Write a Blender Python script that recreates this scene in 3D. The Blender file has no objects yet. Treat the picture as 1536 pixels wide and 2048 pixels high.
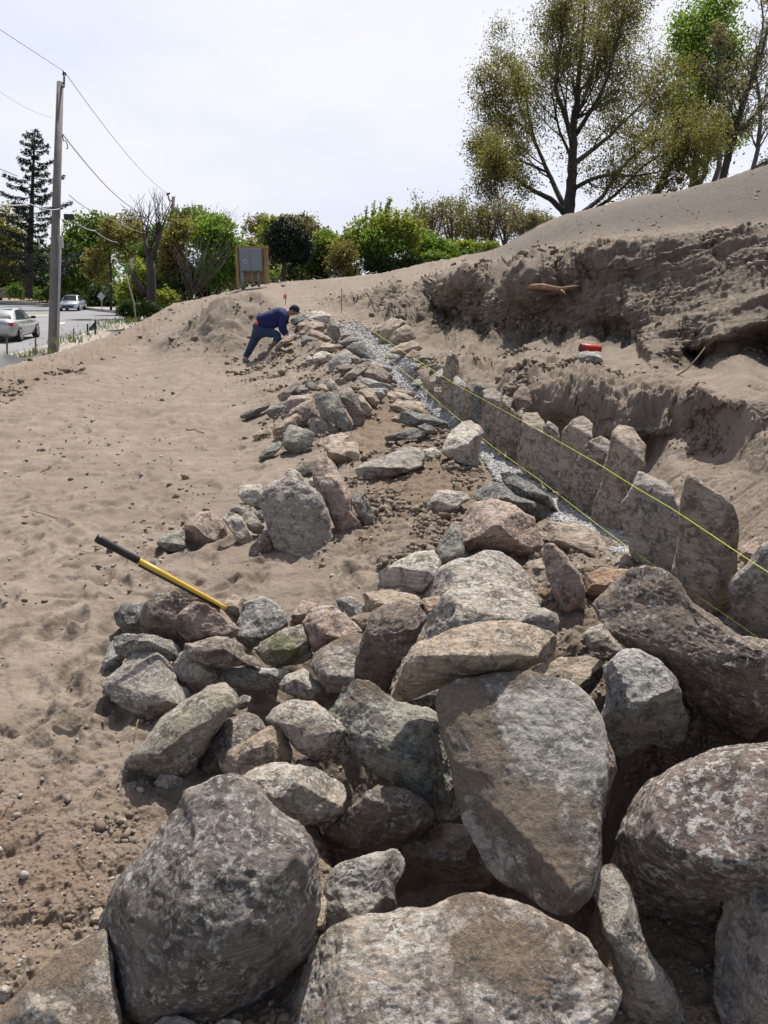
import bpy, bmesh, math, random
import numpy as np
from mathutils import Vector, Matrix
R = math.radians
sc = bpy.context.scene
# ------------------------------------------------------------------ camera
CAMZ = 1.7; PITCH = R(16.45); F = 1550.0
cs, sn = math.cos(PITCH), math.sin(PITCH)
cam_d = bpy.data.cameras.new('camera'); cam = bpy.data.objects.new('camera', cam_d)
sc.collection.objects.link(cam); sc.camera = cam
cam.location = (0, 0, CAMZ); cam.rotation_euler = (R(90) - PITCH, 0, 0)
cam_d.sensor_fit = 'HORIZONTAL'; cam_d.sensor_width = 36; cam_d.lens = 36 * F / 1536
cam_d.clip_start = 0.05; cam_d.clip_end = 6000
# ------------------------------------------------------------------ light
SUN_AZ, SUN_EL = R(12), R(57)
sc.view_settings.view_transform = 'Standard'; sc.view_settings.look = 'None'
sc.view_settings.exposure = 0.46; sc.view_settings.gamma = 1
w = bpy.data.worlds.new('World'); sc.world = w; w.use_nodes = True
nt = w.node_tree; nt.nodes.clear()
sky = nt.nodes.new('ShaderNodeTexSky'); sky.sky_type = 'NISHITA'; sky.sun_disc = False
sky.sun_elevation = SUN_EL; sky.sun_rotation = SUN_AZ
sky.air_density = 1.0; sky.dust_density = 3.5; sky.ozone_density = 1.0
# thin high overcast veil over the clear sky
tc = nt.nodes.new('ShaderNodeTexCoord'); mp = nt.nodes.new('ShaderNodeMapping'); mp.inputs['Scale'].default_value = (1, 1, 3)
nz = nt.nodes.new('ShaderNodeTexNoise'); nz.inputs['Scale'].default_value = 1.6; nz.inputs['Detail'].default_value = 5; nz.inputs['Roughness'].default_value = .5
rp = nt.nodes.new('ShaderNodeMapRange'); rp.inputs[1].default_value = .3; rp.inputs[2].default_value = .7; rp.inputs[3].default_value = .74; rp.inputs[4].default_value = .99
mx = nt.nodes.new('ShaderNodeMix'); mx.data_type = 'RGBA'
cm_ = nt.nodes.new('ShaderNodeMix'); cm_.data_type = 'RGBA'; cm_.inputs[6].default_value = (5.3, 5.65, 6.7, 1); cm_.inputs[7].default_value = (6.25, 6.3, 6.8, 1)
nz2_ = nt.nodes.new('ShaderNodeTexNoise'); nz2_.inputs['Scale'].default_value = 2.3; nz2_.inputs['Detail'].default_value = 4; nt.links.new(mp.outputs[0], nz2_.inputs['Vector'])
r2_ = nt.nodes.new('ShaderNodeMapRange'); r2_.inputs[1].default_value = .38; r2_.inputs[2].default_value = .62; nt.links.new(nz2_.outputs[0], r2_.inputs[0]); nt.links.new(r2_.outputs[0], cm_.inputs[0]); nt.links.new(cm_.outputs[2], mx.inputs[7])
bg = nt.nodes.new('ShaderNodeBackground'); bg.inputs['Strength'].default_value = 0.11
out = nt.nodes.new('ShaderNodeOutputWorld')
L = nt.links.new
L(tc.outputs['Generated'], mp.inputs[0]); L(mp.outputs[0], nz.inputs['Vector']); L(nz.outputs[0], rp.inputs[0])
sx_ = nt.nodes.new('ShaderNodeSeparateXYZ'); L(tc.outputs['Generated'], sx_.inputs[0])
el_ = nt.nodes.new('ShaderNodeMapRange'); el_.interpolation_type = 'SMOOTHSTEP'
for i_, v_ in enumerate((.27, .62, 1.0, .12)): el_.inputs[i_ + 1].default_value = v_
L(sx_.outputs['Z'], el_.inputs[0]); mm_ = nt.nodes.new('ShaderNodeMath'); mm_.operation = 'MULTIPLY'
L(rp.outputs[0], mm_.inputs[0]); L(el_.outputs[0], mm_.inputs[1]); L(mm_.outputs[0], mx.inputs[0])   # haze thins out towards the zenith
L(sky.outputs[0], mx.inputs[6]); L(mx.outputs[2], bg.inputs[0]); L(bg.outputs[0], out.inputs[0])
sd = bpy.data.lights.new('sun', 'SUN'); sd.energy = 5.0; sd.angle = R(0.55); sd.color = (1, .955, .88)
so = bpy.data.objects.new('sun', sd); sc.collection.objects.link(so)
sv = Vector((math.sin(SUN_AZ) * math.cos(SUN_EL), math.cos(SUN_AZ) * math.cos(SUN_EL), math.sin(SUN_EL)))
so.rotation_euler = sv.to_track_quat('Z', 'Y').to_euler(); so.location = (5, 30, 30)
sc.cycles.max_bounces = 6; sc.cycles.diffuse_bounces = 3
sc.cycles.use_denoising = True
# ------------------------------------------------------------------ helpers
def dirs(px, py):
    px = np.asarray(px, float); py = np.asarray(py, float)
    xv = (px - 768) / F; yv = (1024 - py) / F
    return np.stack(np.broadcast_arrays(xv, yv * sn + cs, yv * cs - sn), -1)
def P(px, py, t):
    d = dirs(px, py) * np.asarray(t, float)[..., None]
    d[..., 2] += CAMZ
    return d
def V(px, py, t): return Vector(P(px, py, t).tolist())
def T_at_z(py, z): return (z - CAMZ) / float(dirs(0, py)[2])

def hash3(i, j, k, s):
    n = (i * 374761393 + j * 668265263 + k * 2147483647 + s * 1274126177) & 0xffffffff
    n = ((n ^ (n >> 13)) * 1274126177) & 0xffffffff
    n = ((n ^ (n >> 16)) * 2246822519) & 0xffffffff
    return ((n ^ (n >> 15)) & 0xffffff) / float(0xffffff)
def vnoise(p, seed=0):
    p = np.asarray(p, float); f0 = np.floor(p); fr = p - f0
    i = f0.astype(np.int64); fr = fr * fr * fr * (fr * (fr * 6 - 15) + 10)
    x, y, z = fr[..., 0], fr[..., 1], fr[..., 2]
    I, J, K = i[..., 0], i[..., 1], i[..., 2]
    def h(a, b, c): return hash3(I + a, J + b, K + c, seed)
    x00 = h(0,0,0) * (1-x) + h(1,0,0) * x; x10 = h(0,1,0) * (1-x) + h(1,1,0) * x
    x01 = h(0,0,1) * (1-x) + h(1,0,1) * x; x11 = h(0,1,1) * (1-x) + h(1,1,1) * x
    return ((x00 * (1-y) + x10 * y) * (1-z) + (x01 * (1-y) + x11 * y) * z) * 2 - 1
def fbm(p, o=4, seed=0, g=.5, lac=2.03):
    a, s, tot = 1., 0., 0.
    for k in range(o):
        s = s + a * vnoise(p * lac**k + k * 17.3, seed + k); tot += a; a *= g
    return s / tot
def ridged(p, o=4, seed=0, g=.5):
    a, s, tot = 1., 0., 0.
    for k in range(o):
        s = s + a * (1 - 2 * np.abs(vnoise(p * 2.07**k + k * 9.1, seed + k))); tot += a; a *= g
    return s / tot

def worley(p, seed=0):
    p = np.asarray(p, float); f0 = np.floor(p).astype(np.int64); F1 = np.full(len(p), 9.); F2 = F1.copy(); val = np.zeros(len(p))
    for a in (-1, 0, 1):
        for b in (-1, 0, 1):
            for c in (-1, 0, 1):
                i, j, k = f0[:, 0] + a, f0[:, 1] + b, f0[:, 2] + c
                d = np.sqrt((i + hash3(i, j, k, seed) - p[:, 0])**2 + (j + hash3(i, j, k, seed+1) - p[:, 1])**2 + (k + hash3(i, j, k, seed+2) - p[:, 2])**2)
                near = d < F1; F2 = np.where(near, F1, np.minimum(F2, d)); val = np.where(near, hash3(i, j, k, seed+3), val); F1 = np.where(near, d, F1)
    return F1, F2, val

def mesh_np(name, v, f, mat=None, smooth=True, parent=None, link=True, origin=None):
    v = np.asarray(v, np.float32); f = np.asarray(f, np.int32)
    if origin is not None: v = v - np.asarray(origin, np.float32)
    n = f.shape[1]; me = bpy.data.meshes.new(name)
    me.vertices.add(len(v)); me.vertices.foreach_set('co', v.ravel())
    me.loops.add(f.size); me.loops.foreach_set('vertex_index', f.ravel())
    me.polygons.add(len(f)); me.polygons.foreach_set('loop_start', np.arange(0, f.size, n, dtype=np.int32))
    me.polygons.foreach_set('loop_total', np.full(len(f), n, np.int32))
    if smooth: me.polygons.foreach_set('use_smooth', np.ones(len(f), bool))
    me.update(calc_edges=True)
    if mat: me.materials.append(mat)
    o = bpy.data.objects.new(name, me)
    if link: sc.collection.objects.link(o)
    if origin is not None: o.location = Vector(origin) - wloc(parent)
    if parent is not None: o.parent = parent
    return o
def wloc(o):
    v = Vector((0, 0, 0))
    while o is not None: v += o.location; o = o.parent
    return v
def tag(o, label=None, cat=None, group=None, kind=None):
    if label: o['label'] = label
    if cat: o['category'] = cat
    if group: o['group'] = group
    if kind: o['kind'] = kind
    return o
def empty(name, loc, rz=0.):
    o = bpy.data.objects.new(name, None); sc.collection.objects.link(o)
    o.location = loc; o.rotation_euler = (0, 0, rz); o.empty_display_size = .2; return o
class MB:
    def __init__(s): s.v = []; s.f = []
    def add(s, v, f):
        b = len(s.v); s.v += [tuple(x) for x in v]; s.f += [tuple(i + b for i in q) for q in f]
    def box(s, c, d, rz=0., bev=0.):
        x, y, z = d[0]/2, d[1]/2, d[2]/2
        vs = [Vector((a*x, b*y, e*z)) for e in (-1,1) for b in (-1,1) for a in (-1,1)]
        m = Matrix.Rotation(rz, 3, 'Z'); vs = [m @ q + Vector(c) for q in vs]
        s.add(vs, [(0,2,3,1),(4,5,7,6),(0,1,5,4),(2,6,7,3),(0,4,6,2),(1,3,7,5)])
    def tube(s, pts, rad, n=8, cap=True):
        pts = [Vector(p) for p in pts]
        if not hasattr(rad, '__len__'): rad = [rad] * len(pts)
        rings = []; up = Vector((0, 0, 1)); prev = None
        for i, p in enumerate(pts):
            d = (pts[min(i+1, len(pts)-1)] - pts[max(i-1, 0)]).normalized()
            if prev is None:
                a = d.cross(up) if abs(d.z) < .95 else d.cross(Vector((1,0,0)))
            else: a = prev - d * prev.dot(d)
            a.normalize(); prev = a; b = d.cross(a)
            rings.append([p + (a*math.cos(2*math.pi*k/n) + b*math.sin(2*math.pi*k/n))*rad[i] for k in range(n)])
        base = len(s.v)
        for r in rings: s.v += [tuple(q) for q in r]
        for i in range(len(rings)-1):
            for k in range(n):
                a0 = base+i*n+k; a1 = base+i*n+(k+1)%n
                s.f.append((a0, a1, a1+n, a0+n))
        if cap:
            s.f.append(tuple(base+k for k in range(n))[::-1]); e = base+(len(rings)-1)*n
            s.f.append(tuple(e+k for k in range(n)))
    def prism(s, poly, y0, y1):   # polygon in xz, extruded in y
        n = len(poly); s.add([(x, y0, z) for x, z in poly] + [(x, y1, z) for x, z in poly],
            [tuple(range(n)), tuple(range(2*n-1, n-1, -1))] + [(i, i+n, (i+1)%n+n, (i+1)%n) for i in range(n)])
    def build(s, name, mat, parent=None, smooth=False, bevel=0., origin=None):
        me = bpy.data.meshes.new(name); vv = s.v
        if origin is not None: vv = [tuple(Vector(q) - Vector(origin)) for q in vv]
        me.from_pydata(vv, [], s.f); me.validate(); me.update()
        bm = bmesh.new(); bm.from_mesh(me)
        if bevel:
            bmesh.ops.bevel(bm, geom=[e for e in bm.edges if len(e.link_faces) == 2 and e.calc_face_angle(0) > .5], offset=bevel, segments=2, affect='EDGES', profile=.6)
        bmesh.ops.recalc_face_normals(bm, faces=bm.faces); bm.to_mesh(me); bm.free()
        if smooth:
            for p in me.polygons: p.use_smooth = True
        if mat: me.materials.append(mat)
        o = bpy.data.objects.new(name, me); sc.collection.objects.link(o)
        if origin is not None: o.location = Vector(origin) - wloc(parent)
        if parent is not None: o.parent = parent
        return o
# ------------------------------------------------------------------ materials
class NT:
    def __init__(s, name, rough=.9, spec=.3):
        s.m = bpy.data.materials.new(name); s.m.use_nodes = True; s.t = s.m.node_tree
        s.b = s.t.nodes['Principled BSDF']; s.b.inputs['Roughness'].default_value = rough
        s.b.inputs['Specular IOR Level'].default_value = spec
    def n(s, k, **kw):
        x = s.t.nodes.new(k)
        for a, b in kw.items(): setattr(x, a, b)
        return x
    def l(s, a, b): s.t.links.new(a, b)
    def coord(s, which='Object', rnd=False):
        c = s.n('ShaderNodeTexCoord').outputs[which]
        if rnd:
            oi = s.n('ShaderNodeObjectInfo'); m = s.n('ShaderNodeVectorMath', operation='SCALE'); m.inputs[0].default_value = (37, 51, 23)
            s.l(oi.outputs['Random'], m.inputs['Scale']); a = s.n('ShaderNodeVectorMath', operation='ADD')
            s.l(c, a.inputs[0]); s.l(m.outputs[0], a.inputs[1]); return a.outputs[0]
        return c
    def noise(s, co, scale, detail=5, rough=.55, dist=0., mapping=None):
        if mapping:
            m = s.n('ShaderNodeMapping'); m.inputs['Scale'].default_value = mapping[0]; m.inputs['Rotation'].default_value = mapping[1]
            s.l(co, m.inputs[0]); co = m.outputs[0]
        x = s.n('ShaderNodeTexNoise'); x.inputs['Scale'].default_value = scale; x.inputs['Detail'].default_value = detail
        x.inputs['Roughness'].default_value = rough; x.inputs['Distortion'].default_value = dist
        s.l(co, x.inputs['Vector']); return x.outputs[0]
    def rng(s, v, a, b, c=0., d=1., smooth=False):
        x = s.n('ShaderNodeMapRange'); x.interpolation_type = 'SMOOTHSTEP' if smooth else 'LINEAR'
        for i, q in enumerate((a, b, c, d)): x.inputs[i+1].default_value = q
        s.l(v, x.inputs[0]); return x.outputs[0]
    def math(s, op, a, b=None):
        x = s.n('ShaderNodeMath', operation=op)
        for i, q in enumerate((a, b)):
            if q is None: continue
            if isinstance(q, (int, float)): x.inputs[i].default_value = q
            else: s.l(q, x.inputs[i])
        return x.outputs[0]
    def mix(s, f, a, b, mode='MIX'):
        x = s.n('ShaderNodeMix', data_type='RGBA', blend_type=mode)
        for i, q in ((0, f), (6, a), (7, b)):
            if isinstance(q, (int, float)): x.inputs[i].default_value = q
            elif isinstance(q, tuple): x.inputs[i].default_value = q if len(q) == 4 else q + (1,)
            else: s.l(q, x.inputs[i])
        return x.outputs[2]
    def attr(s, name):
        x = s.n('ShaderNodeAttribute'); x.attribute_name = name; return x.outputs['Fac']
    def bump(s, h, strength, dist, prev=None):
        x = s.n('ShaderNodeBump'); x.inputs['Strength'].default_value = strength; x.inputs['Distance'].default_value = dist
        s.l(h, x.inputs['Height'])
        if prev is not None: s.l(prev, x.inputs['Normal'])
        return x.outputs[0]
    def done(s, col=None, nrm=None):
        if col is not None:
            if isinstance(col, tuple): s.b.inputs['Base Color'].default_value = col if len(col) == 4 else col + (1,)
            else: s.l(col, s.b.inputs['Base Color'])
        if nrm is not None: s.l(nrm, s.b.inputs['Normal'])
        return s.m
def simple(name, col, rough=.6, metal=0., var=.12, scale=8., bump=0., spec=.4, coat=0.):
    q = NT(name, rough, spec); q.b.inputs['Metallic'].default_value = metal
    if coat: q.b.inputs['Coat Weight'].default_value = coat; q.b.inputs['Coat Roughness'].default_value = .08
    co = q.coord(); nse = q.noise(co, scale, 5, .6)
    c = q.mix(q.rng(nse, .3, .7), tuple(x*(1-var) for x in col), tuple(min(1, x*(1+var)) for x in col))
    return q.done(c, q.bump(nse, bump, .01) if bump else None)

SAND = (.33, .262, .205); SOIL = (.17, .120, .085)
def sand_mat():
    q = NT('sand_soil', .95, .15); co = q.coord()
    a = q.noise(co, .75, 7, .66); b = q.noise(co, 4.5, 7, .65); c = q.noise(co, 55, 4, .7); d = q.noise(co, 170, 3, .7)
    damp = q.attr('damp'); cut = q.attr('cut'); gr = q.attr('gravelly')
    base = q.mix(q.rng(a, .35, .65), (.175, .142, .112), (.245, .203, .164))
    base = q.mix(q.rng(b, .35, .7), base, (.148, .116, .089))
    df = q.rng(q.math('ADD', damp, q.math('MULTIPLY', q.math('SUBTRACT', b, .5), 1.1)), .25, .75)
    base = q.mix(df, base, q.mix(q.rng(c, .3, .7), (.12, .086, .060), (.185, .140, .103)))
    cl = q.mix(q.rng(b, .3, .7), (.185, .152, .118), (.31, .262, .207))
    base = q.mix(q.rng(q.math('ADD', cut, q.math('MULTIPLY', q.math('SUBTRACT', a, .5), .8)), .2, .8), base, cl)
    g0 = q.noise(co, 9, 9, .86); g2 = q.mix(q.rng(g0, .40, .60), (.105, .090, .078), (.20, .175, .153))
    lam = q.noise(co, 2.2, 6, .68, .5, ((1.0, 1.0, 7.0), (.22, -.25, 0))); base = q.mix(q.math('MULTIPLY', cut, q.rng(lam, .47, .57, 0, .38)), base, (.14, .112, .087))
    base = q.mix(q.math('MULTIPLY', gr, .85), base, g2)
    speck = q.rng(d, .66, .74); base = q.mix(q.math('MULTIPLY', speck, .55), base, (.13, .10, .08))
    v = q.n('ShaderNodeTexVoronoi'); v.inputs['Scale'].default_value = 60; q.l(co, v.inputs['Vector'])
    peb = q.math('MULTIPLY', q.rng(v.outputs['Distance'], .22, .12), q.rng(q.noise(co, 9, 3), .55, .65))
    base = q.mix(q.math('MULTIPLY', peb, .6), base, (.42, .39, .35))
    crag = q.noise(co, 11, 8, .74, .3, ((1.0, 1.0, 2.2), (.2, -.2, 0))); n0 = q.bump(q.math('ADD', q.math('MULTIPLY', crag, cut), q.math('MULTIPLY', g0, gr)), .9, .09); n1 = q.bump(b, .4, .03, n0); n2 = q.bump(c, .7, .010, n1); n3 = q.bump(d, .6, .004, n2)
    return q.done(base, n3)
def rock_mat(name, A, B, C, crust=.5, dirt=0., moss=0., strata=0., crustcol=(.60, .57, .525), dark=(.04, .036, .032), big=1.):
    q = NT(name, .88, .3); co = q.coord(rnd=True)
    a = q.noise(co, 4.5*big, 8, .62, .6)
    st = q.noise(co, 7*big, 7, .62, 1.2, ((.45, 1.0, 4.2), (.5, .35, .2)))
    b = q.noise(co, 44*big, 8, .72); f = q.noise(co, 95*big, 5, .7)
    warm = lambda c: (c[0]*1.22, c[1]*1.15, c[2]*1.07)
    A, B, C = warm(A), warm(B), warm(C)
    base = q.mix(q.rng(a, .40, .60, smooth=True), A, B)
    base = q.mix(q.math('MULTIPLY', q.rng(st, .50, .58), .5 + strata*.4), base, C)
    streak = q.noise(co, 16*big, 6, .7, .8, ((.5, 1.0, 6.0), (.5, .35, .2)))
    base = q.mix(q.rng(streak, .46, .62, 0, .5), base, tuple(min(1, x*1.75) for x in B))
    dk = q.math('MULTIPLY', q.rng(q.noise(co, 14*big, 9, .74, .6), .50, .44), .62)
    base = q.mix(dk, base, dark)
    patch = q.rng(q.noise(co, 5.5*big, 5, .65, .5), .42 - .10*crust, .56 - .10*crust)
    cr = q.rng(b, .545 - .05*crust, .575 - .05*crust)
    cr = q.math('MULTIPLY', q.math('MULTIPLY', cr, patch), q.rng(f, .32, .46, .25, 1.))
    base = q.mix(q.math('MULTIPLY', cr, min(1., .5 + .5*crust)), base, q.mix(q.rng(f, .4, .7), crustcol, tuple(x*.72 for x in crustcol)))
    base = q.mix(q.rng(f, .40, .68, 0., .34), base, q.mix(.6, base, dark))
    if moss:
        mm = q.rng(q.noise(co, 5, 6, .6), .62 - .10*moss, .66 - .10*moss)
        base = q.mix(q.math('MULTIPLY', mm, .8), base, q.mix(q.rng(f, .3, .7), (.09, .105, .035), (.17, .18, .08)))
    geo = q.n('ShaderNodeNewGeometry'); sx = q.n('ShaderNodeSeparateXYZ'); q.l(geo.outputs['Normal'], sx.inputs[0])
    up = q.rng(sx.outputs['Z'], .45, .85)
    dn = q.noise(co, 2.4, 7, .62)
    lo = .62 - .145*dirt
    dn = q.math('ADD', dn, q.math('MULTIPLY', q.math('SUBTRACT', b, .5), .28)); dm = q.math('MULTIPLY', q.rng(dn, lo, lo + .05), up) if dirt < .9 else q.rng(dn, lo, lo + .06, 0, .92)
    base = q.mix(dm, base, q.mix(q.rng(f, .3, .7), (.16, .118, .084), (.225, .172, .128)))
    h1 = q.bump(a, .45, .05); h2 = q.bump(b, .9, .02, h1); h3 = q.bump(f, .8, .006, h2)
    h4 = q.bump(cr, .35, .006, h3); h5 = q.bump(dm, .4, .008, h4)
    return q.done(base, h5)
def leaf_mat(name, c1, c2, trans=.35):
    q = NT(name, .65, .25); co = q.coord(); a = q.noise(co, 1.1, 3); b = q.noise(co, 9, 2)
    c = q.mix(q.rng(a, .3, .7), c1, c2); c = q.mix(q.rng(b, .3, .7, 0, .6), c, tuple(x*.55 for x in c1))
    q.done(c); tr = q.n('ShaderNodeBsdfTranslucent'); q.l(q.mix(1., c, (1.25, 1.2, .7), 'MULTIPLY'), tr.inputs[0])
    mxn = q.n('ShaderNodeMixShader'); mxn.inputs[0].default_value = trans
    q.l(q.b.outputs[0], mxn.inputs[1]); q.l(tr.outputs[0], mxn.inputs[2])
    q.l(mxn.outputs[0], q.t.nodes['Material Output'].inputs[0]); return q.m
def wood_mat(name, c1, c2, sc_=(14, 14, 1.2), rough=.85):
    q = NT(name, rough, .2); co = q.coord(); a = q.noise(co, 3, 6, .6, .3, (sc_, (0, 0, 0))); b = q.noise(co, 2, 4)
    c = q.mix(q.rng(a, .35, .65), c1, c2); c = q.mix(q.rng(b, .4, .7, 0, .4), c, tuple(x*.6 for x in c1))
    return q.done(c, q.bump(a, .5, .01))
# ------------------------------------------------------------------ terrain (sand slope, berm, cut bank, mound)
# skyline of the bare ground: (column, row, distance)
CREST = [(-2600,1150,4.8),(-900,940,9.5),(-300,800,12.4),(0,737,15.2),(80,712,18),(160,690,20.5),(240,662,24),(300,634,28),(345,607,31),(400,597,32),(440,588,33),(480,577,34),(540,566,35.5),
         (640,558,36),(760,547,35),(860,524,33.5),(940,508,32),(1000,494,30),(1040,472,29),(1080,450,28.5),(1130,430,27.5),(1200,411,26),
         (1290,388,24.5),(1350,382,23.5),(1420,364,22),(1536,328,19.5),(1700,290,17),(2500,160,12)]
CP = []
def cz(z, *pts):
    for x, y in pts: CP.append((x, y, T_at_z(y, z)))
# flat sand on the left
cz(0, (0,800),(0,900),(0,1050),(0,1250),(0,1500),(0,1800),(0,2048),(200,760),(200,900),(200,1080),(200,1300),(200,1550),(200,1850),
   (380,760),(400,900),(400,1120),(400,1400),(400,1750),(400,2048),(-500,1000),(-500,1300),(-500,1900),(-900,1200),(-900,2000),(-2600,1500),(-2600,2600))
cz(-.02, (100,770),(480,800),(470,900))
cz(.06, (490,722)); cz(.03, (440,730),(300,700)); cz(.12,(200,700))
# foreground under the rock pile
cz(0, (600,1300),(600,1600),(600,2048),(800,1600),(800,2048)); cz(-.1, (1000,1600),(1250,1650),(1000,2048),(1300,2048),(1536,2048),(1400,1950)); cz(-.05,(1100,1480),(1350,1520),(1536,1700))
cz(0, (0,2600),(800,2600),(-900,2600)); cz(-.05, (1536,2600),(2500,2600))
# berm between the flat sand and the gravel
cz(.05, (560,1130),(620,1180),(520,930)); cz(.12, (720,1100),(700,960),(620,870)); cz(.18, (820,1000),(800,900),(850,1100),(760,850)); cz(.24,(900,930),(870,860))
cz(.10,(900,1250),(1080,1260)); cz(.15,(1130,1200),(1010,1000)); cz(.12,(780,1230))
cz(.12, (560,800)); cz(.28, (620,770)); cz(.34,(700,800)); cz(.43,(740,770)); cz(.28,(600,730)); cz(.38,(640,735)); cz(.08,(520,760)); cz(.15,(530,720)); cz(.2,(560,735))
cz(.45,(580,690)); cz(.68,(610,665)); cz(.62,(700,700)); cz(.75,(650,660)); cz(.9,(640,640)); cz(.92,(610,640)); cz(.32,(540,700)); cz(.60,(577,670)); cz(.40,(552,704))
# gravel bed
cz(.80,(710,650)); cz(.72,(745,680)); cz(.55,(780,720)); cz(.42,(810,750)); cz(.34,(850,790)); cz(.26,(900,840)); cz(.22,(960,885)); cz(.19,(1010,940)); cz(.18,(1100,1000)); cz(.18,(1200,1070)); cz(.2,(1300,1130)); cz(.2,(1430,1240)); cz(.2,(1540,1300)); cz(.2,(1700,1420))
# sand shelf to the right of the standing slabs
cz(.62,(830,735)); cz(.66,(850,700)); cz(.5,(900,790)); cz(.5,(1000,830)); cz(.45,(1120,850)); cz(.4,(1290,910)); cz(.45,(1420,1000)); cz(.42,(1500,1080)); cz(.6,(1420,900)); cz(.7,(1536,930)); cz(.5,(1340,930)); cz(.42,(1700,1150))
cz(.85,(1536,850)); cz(.72,(1400,850)); cz(.62,(1250,860)); cz(.68,(1100,800)); cz(.8,(1100,760)); cz(.72,(980,760)); cz(.9,(1250,770)); cz(.85,(1350,800)); cz(1.0,(1536,790)); cz(1.1,(1750,850))
cz(.92,(1050,715)); cz(1.02,(1180,725)); cz(1.02,(1300,720)); cz(1.0,(1400,765)); cz(1.08,(1500,745)); cz(.82,(940,725)); cz(.85,(850,668)); cz(.92,(790,650))
# foot and lip of the cut bank, as distances
for x, y, t in [(760,632,19.5),(700,620,21),(640,612,24),(620,600,27),(600,590,30),(900,690,13.0),(960,705,11.6),(1040,700,10.4),(1120,705,9.5),(1200,702,9.1),(1290,700,8.6),(1400,742,7.4),(1536,722,6.9),(1750,740,5.6),
                (700,585,24.5),(800,562,20.5),(800,600,18.6),(880,545,18),(880,600,15.6),(940,528,16.2),(940,580,14),(1000,560,12.9),(1000,630,12.1),(1060,517,12.9),(1060,600,11.1),(1120,505,12.1),(1120,600,10.6),
                (1180,478,11.7),(1180,550,10.4),(1180,640,9.7),(1270,478,10.8),(1270,560,9.8),(1270,640,9.1),(1350,465,10.2),(1350,530,9.3),(1350,600,8.8),(1350,660,8.1),(1440,455,9.7),(1440,520,8.9),(1440,600,8.0),(1440,680,7.3),
                (1536,445,9.2),(1536,520,8.2),(1536,590,7.3),(1536,660,6.9),(1750,430,8),(1750,600,6.4),
                (1000,520,18),(1060,495,17),(1060,480,24),(1180,445,17),(1270,430,15.5),(1350,420,14.5),(1440,405,13.8),(1536,385,13),(1750,360,11.5),
                (560,590,30),(680,575,29),(760,560,27),(860,540,25.5),(940,515,25)]: CP.append((x, y, t))
# heap of sand behind the worker
for x, y, t in [(440,690,17.8),(480,690,17.8),(520,670,18.4),(440,640,20),(480,640,19.6),(520,625,20.5),(545,612,23),(420,610,23.5),(380,650,21),(400,690,18.6),(330,680,20),(300,660,22.5)]: CP.append((x, y, t))
CP += [(x, y + 3, t * .985) for x, y, t in CREST]
_c = np.array(CP, float); _s = 400.
def _tps_fit(c, lam=.0015):
    xy = c[:, :2] / _s; n = len(c); d2 = ((xy[:, None] - xy[None])**2).sum(-1)
    K = .5 * d2 * np.log(d2 + 1e-12); K += np.eye(n) * lam
    Pm = np.hstack([np.ones((n, 1)), xy]); A = np.zeros((n+3, n+3)); A[:n, :n] = K; A[:n, n:] = Pm; A[n:, :n] = Pm.T
    return np.linalg.solve(A, np.concatenate([np.log(c[:, 2]), np.zeros(3)])), xy
_w, _xy = _tps_fit(_c)
def D(px, py):
    """distance of the ground seen at a picture position"""
    px = np.asarray(px, float); py = np.asarray(py, float); sh = np.broadcast(px, py).shape
    q = np.stack(np.broadcast_arrays(px, py), -1).reshape(-1, 2) / _s; res = np.empty(len(q))
    for a in range(0, len(q), 40000):
        b = q[a:a+40000]; d2 = ((b[:, None] - _xy[None])**2).sum(-1)
        res[a:a+40000] = (.5 * d2 * np.log(d2 + 1e-12)) @ _w[:-3] + _w[-3] + b @ _w[-2:]
    return np.exp(res).reshape(sh)
def G(px, py): return V(px, py, float(D(px, py)))
def polydist(px, py, poly):
    """signed distance (px), positive inside"""
    poly = np.asarray(poly, float); n = len(poly); best = np.full(px.shape, 1e9); ins = np.zeros(px.shape, bool)
    for i in range(n):
        a, b = poly[i], poly[(i+1) % n]; e = b - a; L2 = (e**2).sum()
        tt = np.clip(((px-a[0])*e[0] + (py-a[1])*e[1]) / L2, 0, 1)
        best = np.minimum(best, np.hypot(px-a[0]-tt*e[0], py-a[1]-tt*e[1]))
        cond = ((a[1] > py) != (b[1] > py)) & (px < (b[0]-a[0])*(py-a[1])/(b[1]-a[1]+1e-9)+a[0]); ins ^= cond
    return np.where(ins, best, -best)
def zone(px, py, poly, feather=12): return np.clip(polydist(px, py, poly) / feather * .5 + .5, 0, 1)
CUT = [(640,606),(700,590),(800,566),(880,552),(940,532),(1000,528),(1060,520),(1180,482),(1350,468),(1536,450),(2500,380),(2500,760),(1536,722),(1400,742),(1290,702),(1200,702),(1040,700),(960,706),(900,690),(830,665),(760,640),(700,622),(640,614)]
ROUGH = [(900,700),(1050,720),(1180,735),(1350,770),(1480,830),(1536,870),(1560,940),(1400,880),(1300,880),(1180,860),(1090,800),(1000,800),(940,760),(860,720)]
PIT = [(600,1500),(700,1430),(900,1400),(1200,1450),(1600,1480),(1600,1570),(1255,1580),(1240,1900),(1180,1960),(820,1850),(680,1690)]
PIT2 = [(300,1330),(430,1260),(560,1290),(700,1290),(900,1330),(1180,1340),(1200,1440),(900,1420),(700,1440),(480,1500),(400,1500),(360,1400)]
BERM = [(560,640),(640,640),(720,720),(800,790),(900,850),(960,900),(1020,960),(1150,1080),(1250,1150),(1150,1300),(1000,1250),(760,1200),(700,1090),(640,1120),(700,980),(560,860),(480,780),(470,735),(540,705)]
DAMP = [(-100,1560),(120,1540),(230,1520),(330,1560),(480,1540),(700,1440),(1300,1150),(1536,1330),(1800,1500),(1800,2300),(-100,2300)]
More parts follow.
